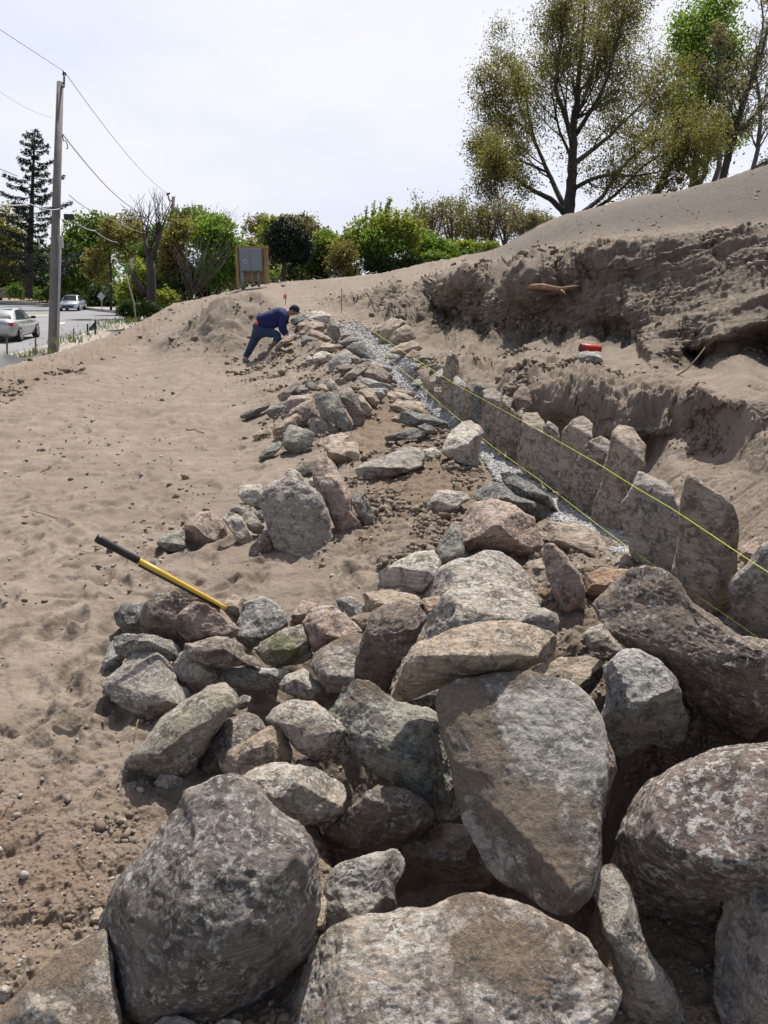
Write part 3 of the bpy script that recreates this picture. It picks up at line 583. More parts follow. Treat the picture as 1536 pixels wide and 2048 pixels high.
DATA = r'''
1|boulder|K|h.3 f-14 t38 g25 e-15 T.75 p2.3 n3 s.12 k1.02|372,1600 393,1603 320,1669 277,1723 235,1785 213,1836 207,1903 210,1960 213,2003 220,2060 250,2100 350,2110 440,2085 512,2003 532,1979 579,1939 615,1906 622,1869 627,1803 630,1709 619,1679 592,1649 562,1636 535,1603 512,1578 490,1566 460,1563 430,1570|largest rounded grey boulder at the lower left, pale scratches on a dark body
2|boulder|S|h.1 f10 t70 g0 T.5 p3 n3 s.12 k.9 c3|478,2075 490,2040 512,2013 579,1946 635,1896 699,1846 779,1836 845,1819 889,1803 922,1794 955,1796 1024,1819 1067,1836 1101,1856 1134,1879 1157,1889 1174,1913 1191,1939 1214,1963 1224,1989 1221,2013 1197,2055 1150,2110 900,2150 600,2130|broad pale white-crusted boulder with dirt on top, bottom centre
3|flat_stone|s|h.08 f-5 t52 g4 e0 T.2 p8 n1 c2 r.6 k.87 y1829|884,1380 920,1362 985,1350 1060,1348 1074,1352 1141,1367 1167,1387 1184,1407 1199,1441 1205,1471 1211,1507 1211,1556 1201,1626 1197,1669 1196,1726 1181,1786 1157,1813 1134,1829 1114,1826 1084,1813 1044,1779 1024,1769 995,1753 972,1723 955,1693 929,1646 915,1586 907,1536 893,1483 878,1410|large leaning slab in the centre front, brown dirt sheeted over its pale face
4|flat_stone|b|h.5 t50 T.2 y1800 k1.02|1190,1440 1205,1462 1225,1500 1233,1536 1222,1580 1210,1640 1195,1650 1180,1540|thin slab edge peeking out behind the right side of the large leaning slab
5|boulder|k|h.45 f-22 t52 g10 e8 T.8 p2.3 n2 s.14 y1960 k1.02|1244,1679 1264,1636 1277,1599 1301,1569 1340,1545 1380,1525 1424,1511 1467,1501 1536,1494 1620,1500 1700,1560 1740,1650 1700,1780 1600,1850 1500,1880 1424,1890 1397,1916 1377,1924 1344,1916 1314,1906 1291,1886 1277,1853 1267,1819 1257,1769 1244,1723|huge purple-brown boulder flecked with white at the right edge
6|boulder|g|h.3 f-5 t45 g20 T.6 p2.6 n2 s.1 y2110 k.99|1454,1783 1477,1773 1536,1767 1620,1790 1680,1900 1660,2050 1580,2110 1480,2085 1455,2050 1437,1996 1427,1936 1427,1869 1437,1826|smooth mottled boulder in the bottom right corner
7|boulder|g|h.5 f5 t35 g-30 e20 T.7 p3 y2060 n3 q.3|1172,1743 1181,1731 1224,1725 1241,1743 1257,1776 1271,1823 1281,1869 1301,1913 1324,1946 1351,1986 1366,2016 1357,2052 1300,2075 1254,2048 1237,2003 1229,1936 1221,1896 1201,1869 1196,1819 1184,1783|narrow upright brown-grey stone shaped like a bone between two boulders
8|boulder|s|h.12 f0 t48 g10 T.45 p4 y1905 n4 q.2|650,1813 655,1763 675,1733 745,1709 795,1693 810,1706 807,1736 789,1776 791,1835 730,1870 690,1880 650,1895|triangular greenish tan stone with a dirt patch right of the big grey boulder
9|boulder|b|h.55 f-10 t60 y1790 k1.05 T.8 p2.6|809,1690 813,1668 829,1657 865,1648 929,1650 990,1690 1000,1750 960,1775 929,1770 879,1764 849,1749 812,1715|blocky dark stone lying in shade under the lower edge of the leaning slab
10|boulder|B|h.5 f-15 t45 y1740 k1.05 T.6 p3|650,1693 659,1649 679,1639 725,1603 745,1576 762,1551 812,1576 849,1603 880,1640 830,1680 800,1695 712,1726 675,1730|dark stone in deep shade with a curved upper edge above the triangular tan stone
11|boulder|w|h.52 f-18 t66 g5 T.8 p3 y1690 n5|478,1560 493,1537 533,1527 573,1523 610,1532 653,1547 680,1570 686,1593 680,1625 660,1643 597,1652 565,1633 540,1597 513,1573|white-topped block right above the big grey boulder
12|boulder|m|h.35 f-12 t52 g28 e10 T.6 p3 n4|230,1570 245,1540 260,1510 290,1480 320,1443 367,1407 413,1378 447,1372 467,1378 471,1407 447,1440 417,1477 393,1517 380,1550 330,1556 303,1570 253,1576|long slanting stone with a mossy green patch near its top
13|boulder|K|h.3 t55 g35 T.6 p3|395,1553 400,1517 423,1473 457,1440 497,1425 513,1433 528,1457 500,1500 450,1545|rounded purple-grey stone right of the mossy slanting one
14|flat_stone|t|h.45 f-8 t62 g20 T.5 p4 y1580 n5|436,1510 473,1493 513,1470 547,1447 563,1447 577,1480 587,1503 584,1527 540,1532 497,1540 478,1560 447,1563 438,1533|wedge-shaped tan stone with a flat top facing the left
15|boulder|S|h.35 f-10 t62 T.7 p2.6 y1570|533,1440 557,1417 597,1400 627,1402 657,1425 692,1462 700,1510 680,1527 630,1519 600,1500 577,1475 560,1450|dirt-topped brown stone tucked left of the long tilted slab
16|flat_stone|g|h.28 f-5 t72 g22 T.35 p5 n4|202,1373 233,1343 273,1307 300,1302 323,1308 343,1330 350,1363 377,1387 350,1425 317,1440 280,1430 243,1413 220,1397 212,1383|flat grey slab with swirled top at the far left of the pile
17|flat_stone|G|h.6 f-10 t70 T.7 p4 y1385|227,1273 240,1269 313,1271 345,1284 365,1300 360,1325 323,1318 277,1312 253,1318 233,1312|greenish block wedged above the flat grey slab
18|boulder|q|h.5 T.6|205,1323 223,1287 232,1276 250,1317 237,1333 217,1348 207,1338|small bluish stone at the outer left corner of the pile
19|boulder|d|h.4 y1300 T.7|228,1227 247,1206 290,1208 300,1257 280,1268 253,1266 233,1250|dark blue-grey stone at the upper left tip of the pile
20|boulder|B|h.65 f-8 t58 y1350 T.7 p3|283,1257 286,1222 296,1204 313,1193 340,1182 367,1174 397,1182 440,1212 420,1270 365,1308 330,1285 307,1270|big dark brown boulder under the yellow tool handle
21|boulder|b|h.45 f-8 t55 y1372 T.7 p2.8|350,1253 357,1232 367,1218 387,1203 410,1206 447,1230 474,1257 470,1275 413,1282 380,1283 357,1271|rounded purple-brown stone beside the dark boulder, swirled with white
22|flat_stone|c|h.6 f-18 t62 y1398 T.8 p3.5 l1 n5|371,1289 413,1277 460,1272 493,1303 523,1320 528,1334 480,1331 413,1334 380,1324 372,1305|layered brown ledge stone capping the middle of the left pile
23|boulder|w|h.45 f-15 t55 T.8 p2.6|343,1333 357,1308 373,1297 400,1315 430,1340 436,1370 410,1382 387,1387 367,1383 347,1362|pale rounded stone under the layered ledge stone
24|flat_stone|q|h.55 f-10 t72 T.7 p3.5 l.7|430,1340 447,1333 523,1336 560,1338 577,1343 557,1373 513,1379 453,1375 432,1359|flat bluish white stone lying below the layered ledge stone
25|boulder|w|h.4 T.7|560,1370 570,1353 613,1336 640,1366 647,1382 623,1398 573,1387 562,1379|low whitish stone left of the dirt-covered boulder
26|boulder|q|h.2 t52 T.6 p3 y1330 n5|473,1273 475,1248 490,1207 530,1195 563,1215 577,1240 570,1257 535,1277 500,1298 480,1287|pale blue-white angular stone at the middle of the left pile's crest
27|boulder|t|h.5 T.7 y1285|442,1213 463,1187 493,1199 482,1243 472,1250 457,1231|small tan stone next to the lower end of the yellow handle
28|boulder|m|h.45 f-10 t52 g25 e-25 T.7 p3 y1360 n5|513,1303 523,1283 573,1257 607,1252 614,1287 624,1318 600,1329 560,1330 533,1327|pyramid-shaped stone with bright green moss on its ridge
29|boulder|p|h.5 T.7|582,1233 603,1200 634,1210 612,1247 593,1250|small brown pointed stone on the crest left of the pinkish round one
30|boulder|p|h.4 f-10 t55 T.8 p2.5 y1345|607,1247 620,1220 640,1211 663,1211 690,1230 722,1263 700,1280 660,1290 633,1304 615,1285|round pinkish white boulder at the centre of the left pile's crest
31|boulder|q|h.2 T.5|673,1200 700,1192 723,1206 730,1230 703,1240 680,1220|pale blue-grey stone half hidden behind the pinkish round boulder
32|boulder|t|h.5 T.6|700,1235 740,1232 739,1250 730,1270 713,1262|little tan wedge between the pinkish boulder and the tall brown slab
33|boulder|S|h.12 f0 t56 g-5 T.5 p3.5 y1400|623,1333 637,1307 670,1280 700,1265 730,1266 750,1300 750,1363 700,1390 655,1385 637,1358|bowl-like stone with a white rim and a brown dirt top
34|boulder|C|h.4 f-5 t70 T.6 p5|726,1187 780,1179 827,1190 862,1212 820,1240 743,1240 728,1222|box-shaped tan block behind the tall brown slab
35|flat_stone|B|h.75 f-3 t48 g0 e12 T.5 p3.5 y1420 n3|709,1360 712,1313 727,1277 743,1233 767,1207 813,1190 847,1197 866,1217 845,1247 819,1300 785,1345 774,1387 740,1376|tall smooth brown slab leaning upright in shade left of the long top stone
36|boulder|r|h.4|845,1200 880,1190 900,1210 870,1240 850,1225|rusty brown stone showing between the tall brown slab and the crusted dome
37|boulder|w|h.1 f0 t46 g5 e0 T.6 p3.4 y1420 n4|817,1303 833,1263 870,1213 910,1168 960,1160 1020,1163 1060,1183 1076,1222 1106,1228 1111,1242 1105,1264 1000,1310 900,1325|faceted boulder with a blue-grey left face, behind the long top stone
38|boulder|w|h.3 f5 t50 T.7 p2.4 n3 s.1|840,1195 867,1165 887,1140 920,1117 967,1102 1000,1105 1037,1130 1067,1170 1087,1220 1080,1250 950,1262 860,1240|dome-shaped white-crusted boulder at the top of the central pile
39|flat_stone|t|h.55 f-22 t66 g8 e5 T.9 p2.8 y1735 l.8 n4|777,1388 780,1367 800,1327 827,1297 883,1273 950,1247 1000,1246 1067,1253 1100,1266 1114,1285 1112,1304 1074,1324 1024,1343 963,1358 867,1381 812,1396|long spindle-shaped stone lying across the top of the leaning slab
40|flat_stone|G|h.22 f-15 t56 g28 e15 T.3 p4 y1610 n5|627,1400 637,1380 680,1372 710,1363 743,1367 787,1395 827,1415 860,1420 888,1445 897,1500 915,1560 930,1625 910,1640 833,1593 787,1560 743,1533 683,1477 643,1447 627,1420|green-grey slab tilting down to the right against the large leaning slab
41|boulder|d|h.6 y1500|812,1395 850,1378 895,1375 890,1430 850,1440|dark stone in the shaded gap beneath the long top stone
42|flat_stone|B|h.64 x.54 f-16 e33 t60 g-77 T.6 p6 y1600 n2 s.012 c9|1191,1211 1217,1191 1237,1167 1264,1144 1297,1138 1331,1147 1364,1174 1377,1207 1421,1241 1471,1277 1536,1301 1600,1330 1615,1400 1560,1440 1517,1456 1494,1478 1474,1474 1424,1441 1367,1384 1324,1334 1277,1304 1237,1281 1204,1241|massive long dark slab slanting down at the right edge
43|boulder|q|h.45 x.4 f-18 t52 g18 e-22 T.8 p3 y1640 n5 r1.3|1211,1334 1231,1317 1254,1301 1281,1304 1324,1327 1354,1361 1363,1404 1375,1434 1361,1481 1344,1501 1301,1486 1264,1493 1237,1508 1211,1480 1203,1461 1211,1424 1215,1384|white and black jagged stone under the long dark slab
44|flat_stone|C|h.25 f0 t74 T.3 p4 y1440 l.6|1056,1344 1107,1317 1164,1312 1201,1317 1221,1331 1211,1357 1174,1393 1137,1372 1074,1356|flat tan slab behind the top edge of the large leaning slab
45|boulder|w|h.3 t58 T.6 p2.6|1154,1281 1181,1257 1204,1248 1231,1281 1249,1303 1224,1328 1190,1318 1165,1311|white-crusted stone beside the left end of the long dark slab
46|boulder|p|h.5 f-3 t35 g15 T.9 p2.6 n3|1086,1104 1094,1092 1107,1090 1134,1113 1157,1147 1167,1177 1170,1224 1157,1243 1141,1247 1124,1224 1107,1184 1091,1134|upright oval brown and white stone stuck in bare sand
47|boulder|r|h.4 T.6|1164,1154 1204,1137 1237,1138 1262,1141 1245,1180 1191,1211 1171,1183|rusty orange-brown stone behind the tip of the long dark slab
48|flat_stone|C|h.35 f-12 t76 T.4 p4 l.6|1070,1051 1101,1045 1167,1054 1224,1077 1245,1087 1237,1105 1211,1122 1151,1116 1131,1098 1091,1084|flat tan slab lying beside the gravel at the berm's right edge
49|boulder|t|h.5|1147,1128 1201,1130 1197,1143 1161,1156|small flat stone in the shade of the flat tan slab
50|flat_stone|C|h.3 t75 T.3|1237,1107 1248,1103 1284,1134 1262,1146 1231,1126|low sandy slab bordering the gravel above the long dark slab
51|boulder|t|h.5|1051,1127 1084,1116 1094,1140 1087,1157 1065,1150|small stone in shade left of the upright oval stone
52|boulder|r|h.4|1071,1174 1097,1177 1107,1191 1087,1211 1072,1195|sandy brown stone in the hollow right of the crusted dome
53|boulder|p|h.42 f-15 t62 T.85 p2.5 n3 s.1|917,1067 933,1027 953,1007 987,999 1020,1008 1063,1037 1074,1063 1088,1083 1084,1110 1037,1128 990,1115 953,1108 927,1111 919,1090|large round pinkish boulder above the crusted dome
54|boulder|G|h.3 t52 g20 T.5 p3.4|872,1103 887,1077 900,1053 920,1048 926,1083 928,1110 907,1128 880,1143 873,1127|grey-green stone leaning on the large pinkish boulder
55|boulder|d|h.4|912,1037 930,1031 932,1047 918,1052|tiny blue-grey stone touching the pinkish boulder's upper left
56|flat_stone|W|h.4 f-15 t68 g12 T.6 p4|760,1147 773,1137 833,1107 867,1099 878,1127 877,1147 843,1191 793,1182 763,1181|white wedge-shaped slab on the berm above the tall brown slab
57|flat_stone|d|h.5 f-15 t68 T.5 p3 l.7|943,985 953,968 993,967 1033,990 1093,1013 1130,1043 1100,1048 1070,1043 1020,1012 960,1003|lens-shaped dark slab lying left of the gravel
58|flat_stone|d|h.5 f-5 t60 g15 T.3 p3 l1|1000,943 1020,944 1067,970 1100,993 1124,1037 1083,1012 1033,992 1010,965|striped slate slab leaning on the gravel edge
59|boulder|w|h.55 f-15 t62 g-10 e15 T.7 p4|857,1010 873,981 927,983 941,997 913,1014 890,1028 860,1038|white-topped block with a black side sitting alone on the berm
60|boulder|W|h.42 f-18 t68 T.7 p4 n4|885,905 897,870 923,845 940,842 958,848 966,867 957,890 955,938 933,930 907,922|big whitish block beside the gravel path near the standing slabs
61|flat_stone|g|h.3 f-12 t74 g5 T.4 p4 l.6|711,938 733,925 790,905 820,893 845,900 852,917 845,932 807,947 763,958 727,969 715,962|long flat grey slab lying across the sandy berm
62|boulder|W|h.5 T.6|846,900 870,895 882,907 881,921 855,921|small white stone at the right end of the long flat grey slab
63|flat_stone|d|h.5 f-5 t65 T.5 l.5|752,886 760,878 803,863 817,856 848,862 853,873 817,879 782,881 760,888|thin curved slate stone pointing left on the berm
64|boulder|d|h.6|835,853 850,847 872,856 868,868 850,873|dark lump at the right end of the thin curved slate
65|flat_stone|d|h.6 f-10 t65 T.5 p4|797,843 803,825 817,821 857,832 897,846 893,859 873,866 845,858 815,850|dark speckled wedge slab next to the gravel
66|boulder|t|h.5|781,836 797,830 798,846 785,843|small pale cube beside the dark speckled wedge
67|flat_stone|C|h.3 t74 T.4 l.6|768,813 790,801 840,803 873,813 857,828 825,822 783,826|flat sandy coloured slab along the gravel
68|boulder|t|h.4 p2.4 T.7|769,798 773,787 787,783 810,787 829,800 803,808 775,806|smooth oval pale stone by the gravel
69|boulder|t|h.4 p2.4 T.8|715,783 730,778 747,783 759,803 747,818 733,803|smooth round-backed brown stone next to the oval pale one
70|flat_stone|t|h.5 T.5|711,787 723,790 744,818 738,835 729,823|narrow pale slab leaning behind the tall dark leaning slab
71|flat_stone|c|h.5 f8 t40 g-28 e28 T.4 p5|672,776 690,767 702,777 718,807 735,838 728,857 713,855 695,823 680,793|tall dark-faced slab leaning in the middle of the berm heap
72|boulder|G|h.3 f0 t42 g20 T.5 p3.5 r1.5|627,783 638,776 673,793 681,810 693,833 711,858 693,868 668,847 643,834 634,807|jagged green and white stone at the centre of the berm heap
73|boulder|b|h.5 f-8 t52 g20|572,833 590,815 627,796 634,815 637,835 622,850 608,858 580,850|brown stone with red stains in the berm heap
74|flat_stone|t|h.4 t55 g25 T.5|543,875 547,857 570,840 593,826 608,835 590,855 563,862 553,883|sandy brown slab on the left flank of the berm heap
75|boulder|p|h.4 t55 T.6|565,822 573,802 583,792 628,789 626,800 602,808 583,816 567,833|pinkish red stone with a white top in the berm heap
76|boulder|d|h.5|582,783 602,774 616,779 618,790 583,793|dark stone at the upper left of the berm heap
77|flat_stone|d|h.3 t50 g15 T.4|612,762 618,756 634,773 631,788 619,788|slate piece with a pale top standing at the heap's crest
78|flat_stone|t|h.3 t55 g15|633,772 640,765 655,771 664,788 643,779|tan slab tilted at the heap's crest
79|flat_stone|b|h.3 t50 g25 T.4 p4|553,793 570,777 593,762 601,770 584,786 565,806|reddish slab leaning on the heap's upper left side
80|flat_stone|d|h.5 t80 T.4|476,836 493,822 537,805 543,809 523,826 498,837|long pointed slate lying at the far left of the berm heap
81|flat_stone|d|h.5 t60 T.5|525,826 560,807 573,801 567,823 548,836 530,832|dark slab between the pointed slate and the reddish stones
82|flat_stone|g|h.5 f-10 t60 T.6|614,842 620,834 647,837 668,853 690,864 652,869 633,869 618,858|grey wedge with a shaded side right of the green block
83|boulder|G|h.25 f-12 t48 g5 T.8 p3.6 n5|563,888 566,867 580,850 602,856 628,868 622,888 611,905 590,914 573,900|green-grey angular block at the foot of the berm heap
84|flat_stone|G|h.3 t68 g20 T.4|517,916 530,897 560,881 565,893 548,909 527,918|pale green slab lying left of the green-grey block
86|boulder|t|h.4 T.6|505,872 518,862 546,856 541,870 510,881|small tan block at the far left below the berm heap
87|boulder|t|h.3 T.6|633,886 660,871 685,866 701,876 680,892 650,897|tan stone partly behind the cream block
88|boulder|t|h.42 f-8 t68 g-15 e-30 T.7 p4.5|650,893 665,883 713,886 716,905 715,920 695,931 675,936 657,912|cream-topped square block below the berm heap
89|flat_stone|g|h.93 x.84 f34 t80 e4 T.3 p6 y1118 n2|521,990 533,967 580,956 620,976 637,987 650,1020 663,1073 650,1098 587,1118 563,1121 543,1080 527,1033|large square-shouldered grey slab standing in the sand at the left heap
90|boulder|p|h.45 f5 t48 g10 e-20 T.7 p3.2 y1085|627,947 632,920 650,909 673,937 700,993 704,1027 728,1063 700,1078 677,1067 655,1012 635,983|tall pinkish stone leaning right of the large grey slab
91|flat_stone|G|h.6 f5 t45 g-15 T.5 p4|698,988 705,970 720,979 747,1023 748,1053 730,1060 710,1022|narrow grey-green slab at the right end of the left heap
92|boulder|p|h.5 f-12 t60 T.8 p2.6|365,1070 371,1047 393,1027 417,1022 447,1040 458,1083 417,1093 380,1091|round pink and white boulder at the left of the left heap
93|flat_stone|G|h.4 t70|312,1087 333,1067 368,1060 370,1093 350,1108|flat green-grey stone left of the round pink and white boulder
94|flat_stone|W|h.4 f5 t45 g-20 e-10 T.4 p4|446,1037 460,1022 480,1033 508,1080 483,1091 466,1067|pale thin slab leaning between the pink boulder and the grey slab
95|flat_stone|g|h.4 f5 t45 g-20 T.4|486,1027 500,1021 530,1053 514,1078 497,1057|second thin grey slab of the left heap, leaning right of the pale one
96|boulder|b|h.5 f0 t45 T.5|497,1111 503,1093 533,1056 552,1107 520,1112|dark triangular stone at the lower left corner of the grey slab
97|boulder|W|h.45 f-12 t68 T.7 p3.5|476,990 481,973 523,969 530,1018 500,1010 485,1003|bright white stone behind the upper left of the large grey slab
98|boulder|g|h.4|458,1022 467,1009 497,1011 507,1024 483,1034|small grey stone beneath the bright white one
99|flat_stone|W|h.4 t58 T.4|568,948 580,936 600,946 615,969 590,964|white sliver slab above the top edge of the large grey slab
100|boulder|m|h.5 t70|591,934 600,925 631,921 630,947 603,952|green mossy block behind the tall pinkish stone
101|boulder|W|h.4|616,962 630,947 636,978 622,975|small white stone between the grey slab and the tall pinkish one
102|boulder|d|h.5|509,1024 523,1020 531,1042 518,1040|small dark stone touching the left edge of the large grey slab
104|boulder|d|h.3 t48 g10|580,640 598,631 613,633 602,649 585,650|blue-grey stone in front of the bent worker's face
105|flat_stone|W|h.35 t70 l.6|612,634 620,624 635,621 660,629 664,639 656,648 630,639|pale layered slab at the top end of the wall line
106|flat_stone|b|h.5|612,637 630,640 657,650 654,659 627,645|brown layer under the pale layered slab
107|boulder|p|h.4 f-8 t66|612,651 623,642 643,647 654,658 650,668 627,661|rounded pink stone at the top end of the wall line
108|flat_stone|c|h.6 f5 t40 g25|652,668 658,643 668,637 678,647 681,673 674,687 660,674|stone set upright among the far wall stones
109|flat_stone|p|h.4 t60 g-10|617,667 623,657 643,666 677,688 660,689 635,677|pinkish slab sloping right at the far end of the berm
110|boulder|t|h.5|591,653 602,644 614,648 609,660 597,662|small tan stone next to the rounded pink one, far end
111|flat_stone|b|h.5|595,668 602,661 618,661 623,673 608,672|flat brown stone just above the blue-grey block, far end
112|boulder|d|h.5 t72 p4|602,684 604,670 623,674 624,690 604,692|blue-grey cube on the far berm slope
113|boulder|t|h.55 f-10 t68|629,688 638,682 685,694 692,700 675,711 657,704 632,703|brown block with a sunny top and shaded face on the far berm
114|boulder|W|h.45 f-8 t66 p4|625,714 643,701 673,712 664,721 643,728 627,724|white-topped angular stone on the far berm
115|boulder|W|h.5|611,721 618,711 628,720 626,728 613,729|tiny bright white stone left of the white-topped angular one
116|boulder|q|h.3 f-5 t50 g10|651,743 657,727 673,712 699,702 703,727 677,729 662,743|pale blue pointed stone halfway along the far berm
117|boulder|b|h.4|697,703 718,717 718,729 701,728|brown stone attached to the right of the pale blue pointed one
118|boulder|B|h.55|667,734 685,729 718,729 712,743 684,753 679,743|dark brown stone beneath the pale blue pointed one
119|flat_stone|c|h.4 f-5 t55 g-30 e30 T.6 p4|679,766 692,748 727,726 741,721 738,734 711,757 687,768|long thin diagonal slab lying on other stones of the far berm
120|boulder|b|h.5 f-12 t55 g-20|719,748 737,731 757,731 784,752 788,769 778,774 743,761|large rounded brown stone bordering the gravel
121|boulder|g|h.3 t60|727,725 752,722 784,738 786,748 755,736|grey stone rising behind the large rounded brown one
122|boulder|d|h.5|676,686 698,672 718,677 712,688 693,696|slate stone left of the big dark angular stone
123|boulder|d|h.3 f-5 t42 g-5 T.7 p3.6 n5|692,696 710,683 728,687 742,700 753,713 747,721 732,721 702,703|big dark angular stone at the edge of the far gravel
124|boulder|g|h.4|680,668 683,657 702,665 704,674 682,679|small stone with a shaded hole near the far gravel
125|boulder|g|h.5|716,717 735,717 728,728 717,728|small grey stone behind the diagonal slab
126|flat_stone|q|h.4|707,766 717,753 735,757 800,777 775,780 722,770|blue-grey slab under the large rounded brown stone
127|flat_stone|p|h.5 t70|717,775 722,763 765,767 783,777 740,780|pinkish white slab lying below the large rounded brown stone
128|flat_stone|q|h.7 f5|716,778 782,776 768,795 757,803 738,791|shaded grey face under the pinkish white slab
129|flat_stone|b|h.6|781,777 807,777 838,787 839,801 823,799 790,785|dark flat stone touching the gravel below the pinkish white slab
130|boulder|b|h.5|692,767 703,762 718,776 711,786 698,778|small brown stone at the top of the tall dark leaning slab
131|flat_stone|g|h.3 t50 g30|648,762 662,757 676,772 672,790 660,783|dusty grey slab behind the tall dark leaning slab
132|boulder|p|h.4|561,835 567,822 580,828 575,838|small reddish pebble-like stone left in the berm heap
141|flat_stone|C|h.3 f8 t50 g30 e35 T.5|739,661 765,647 785,636 800,640 787,652 768,665 758,677 745,671|reddish tan slab at the far foot of the cut bank
142|flat_stone|C|h.5 f5 t45 g25 e30 T.5 p4|756,684 758,667 775,647 800,637 814,648 793,665 780,688 770,689|tan slab leaning on the reddish one at the bank's foot
143|flat_stone|t|h.3 f5 t42 g20|772,683 787,662 812,649 829,660 833,678 803,686 787,692|broad pale brown slab leaning on the bank right of the tan ones
144|boulder|t|h.55 f-10 t62|776,704 803,687 828,681 845,697 830,706 813,714 795,708|stone with a lit top and shaded belly right of the gravel
145|boulder|m|h.4|770,714 775,707 797,712 794,723 777,721|small mossy stone on the right rim of the gravel
146|boulder|b|h.4|808,713 827,699 844,708 827,719|brown triangular stone between mossy one and the dark slab
147|flat_stone|d|h.4 t68|827,728 830,717 863,706 870,715 843,728|dark grey flat slab on the sand right of the gravel
148|flat_stone|G|h.45 t74 p4|821,767 837,757 860,757 860,778 837,776 823,772|flat greenish stone half in gravel before the first standing slab
150|flat_stone|c|h.5 f3 e52 g65 t60 T.3 p9 l.6 y797 L0 c5 r.85 q.2 n1|854,794 859,760 862,733 867,728 870,740 874,757 872,800 862,798|first standing slab at the far end, short with a pointed tip
151|flat_stone|c|h.5 f3 e52 g60 t60 T.3 p9 l.6 y814 L0 c5 r.85 q.2 n1|868,770 878,752 884,762 883,815 869,806|second standing slab from the far end, its top stepped lower
152|flat_stone|g|h.5 f3 e50 g60 t60 T.3 p9 y795 L0 c5 r.85 q.2 n1|867,735 880,730 888,744 889,770 876,775|greyish slab standing behind the first two of the far end
153|flat_stone|N|h.9 f3 e52 g60 t60 T.3 p9 l.8 y828 L0 c5 r.85 q.2 n1|883,818 885,758 890,732 897,706 902,701 906,715 908,753 908,829 895,829|tallest narrow standing slab of the far end, like a fin
154|flat_stone|N|h.9 f3 e30 T.4 p9 y805 L0 c5 r.85 q.2 n1|903,704 913,711 918,728 917,748 906,756|sunlit tan stone standing behind the fin-like slab
155|flat_stone|q|h.8 f4 e52 g50 t62 T.35 p9 y843 L0 c5 r.85 q.2 n1|907,757 913,752 930,764 933,783 922,800 919,843 909,835|standing slab with a pale blue-white broken top
156|flat_stone|N|h.9 f3 e52 T.3 p9 l.8 y845 L0 c5 r.85 q.2 n1|917,843 919,800 924,783 940,766 951,768 943,800 941,843 927,845|reddish tan standing slab right of the one with a blue-white top
157|flat_stone|d|h.9 f3 e52 T.3 p9 l.8 y850 L0 c5 r.85 q.2 n1|941,846 946,782 957,762 963,765 969,780 966,807 964,850|dark narrow standing slab with a jagged tip
158|flat_stone|c|h.82 f4 e52 g50 t65 T.35 p9 l.8 y893 L0 c5 r.85 q.2 n1|963,880 965,832 967,783 987,777 1003,790 999,823 990,893 975,888|standing slab with a rounded white top, near the whitish block
159|flat_stone|N|h.9 f4 e52 T.3 p9 l.8 y910 L0 c5 r.85 q.2 n1|989,900 991,857 1000,810 1008,792 1026,800 1020,820 1018,850 1009,910|slim tan standing slab next to the white-topped one
160|boulder|b|h.5 f10 t45 e30 T.5 p4 y905|1021,808 1028,789 1047,769 1060,785 1063,815 1047,832 1032,828|dark brown pointed stone wedged on top of the standing slabs
161|flat_stone|c|h.9 f4 e52 T.3 p9 l.8 y923 L0 c5 r.85 q.2 n1|1011,920 1012,880 1018,840 1022,816 1032,827 1047,818 1041,850 1038,922|standing slab below the pointed brown stone
162|flat_stone|N|h.8 f5 e58 g40 t62 T.35 p9 l.6 y962 L0 c5 r.85 q.2 n1|1035,930 1037,905 1041,850 1047,827 1074,826 1088,847 1086,880 1078,962 1055,955|wide tan standing slab with a sunlit crumbly top
163|flat_stone|g|h.9 f5 e58 T.3 p9 l.8 y981 L0 c5 r.85 q.2 n1|1076,955 1082,900 1088,853 1097,843 1114,857 1121,913 1115,982 1094,977|narrow grey standing slab with a rounded head
164|flat_stone|N|h.88 f5 e55 g30 t62 T.35 p9 l.6 y1013 L0 c5 r.85 q.2 n1|1115,980 1118,920 1124,867 1144,843 1164,836 1184,852 1186,900 1165,930 1148,1013 1121,1002|round-headed pale standing slab in the middle of the wall line
165|flat_stone|c|h.9 f5 e55 T.3 p9 l.6 y1034 L0 c5 r.85 q.2 n1|1143,1005 1150,940 1164,903 1174,887 1201,874 1221,884 1215,940 1204,990 1184,1035 1155,1026|standing slab with a knobbly grey top right of the round-headed one
166|flat_stone|N|h.82 x.6 f5 e55 g10 t58 T.4 p9 y1066 L0 c5 r.85 q.2 n1|1183,1040 1193,1000 1206,950 1217,907 1224,870 1234,851 1264,860 1288,893 1288,940 1270,950 1256,990 1241,1064 1215,1068 1194,1062|tall pinkish tan standing slab with a slanting broken top
167|boulder|G|h.7 f0 e10 y1070|1255,975 1261,940 1285,937 1276,970 1256,996|small green-grey stone jammed behind the tall pinkish slab
168|flat_stone|g|h.8 f5 e50 g30 t58 T.35 p9 y1148 L0 c5 r.85 q.2 n1|1240,1025 1244,1010 1264,977 1281,943 1311,956 1344,977 1350,1000 1362,1027 1360,1080 1346,1149 1307,1142 1264,1115 1257,1080 1244,1045|broad mottled dark grey slab, second nearest in the wall line
169|boulder|q|h.4 f5 e20 t58 y1140|1310,998 1324,989 1344,1002 1364,1006 1360,1030 1330,1034|jagged blue-grey chunk at the right shoulder of the mottled slab
170|flat_stone|N|h.9 x.79 f3 e52 t4 g-22 T.3 p9 y1240 q.3 L0 c2 r.6 q.2 n1|1346,1145 1352,1100 1357,1063 1364,1010 1371,965 1379,952 1401,960 1441,992 1464,1012 1477,1043 1475,1113 1472,1180 1461,1229 1424,1240 1391,1222 1355,1150|tallest near standing slab with a smooth tan face and a sharp peak
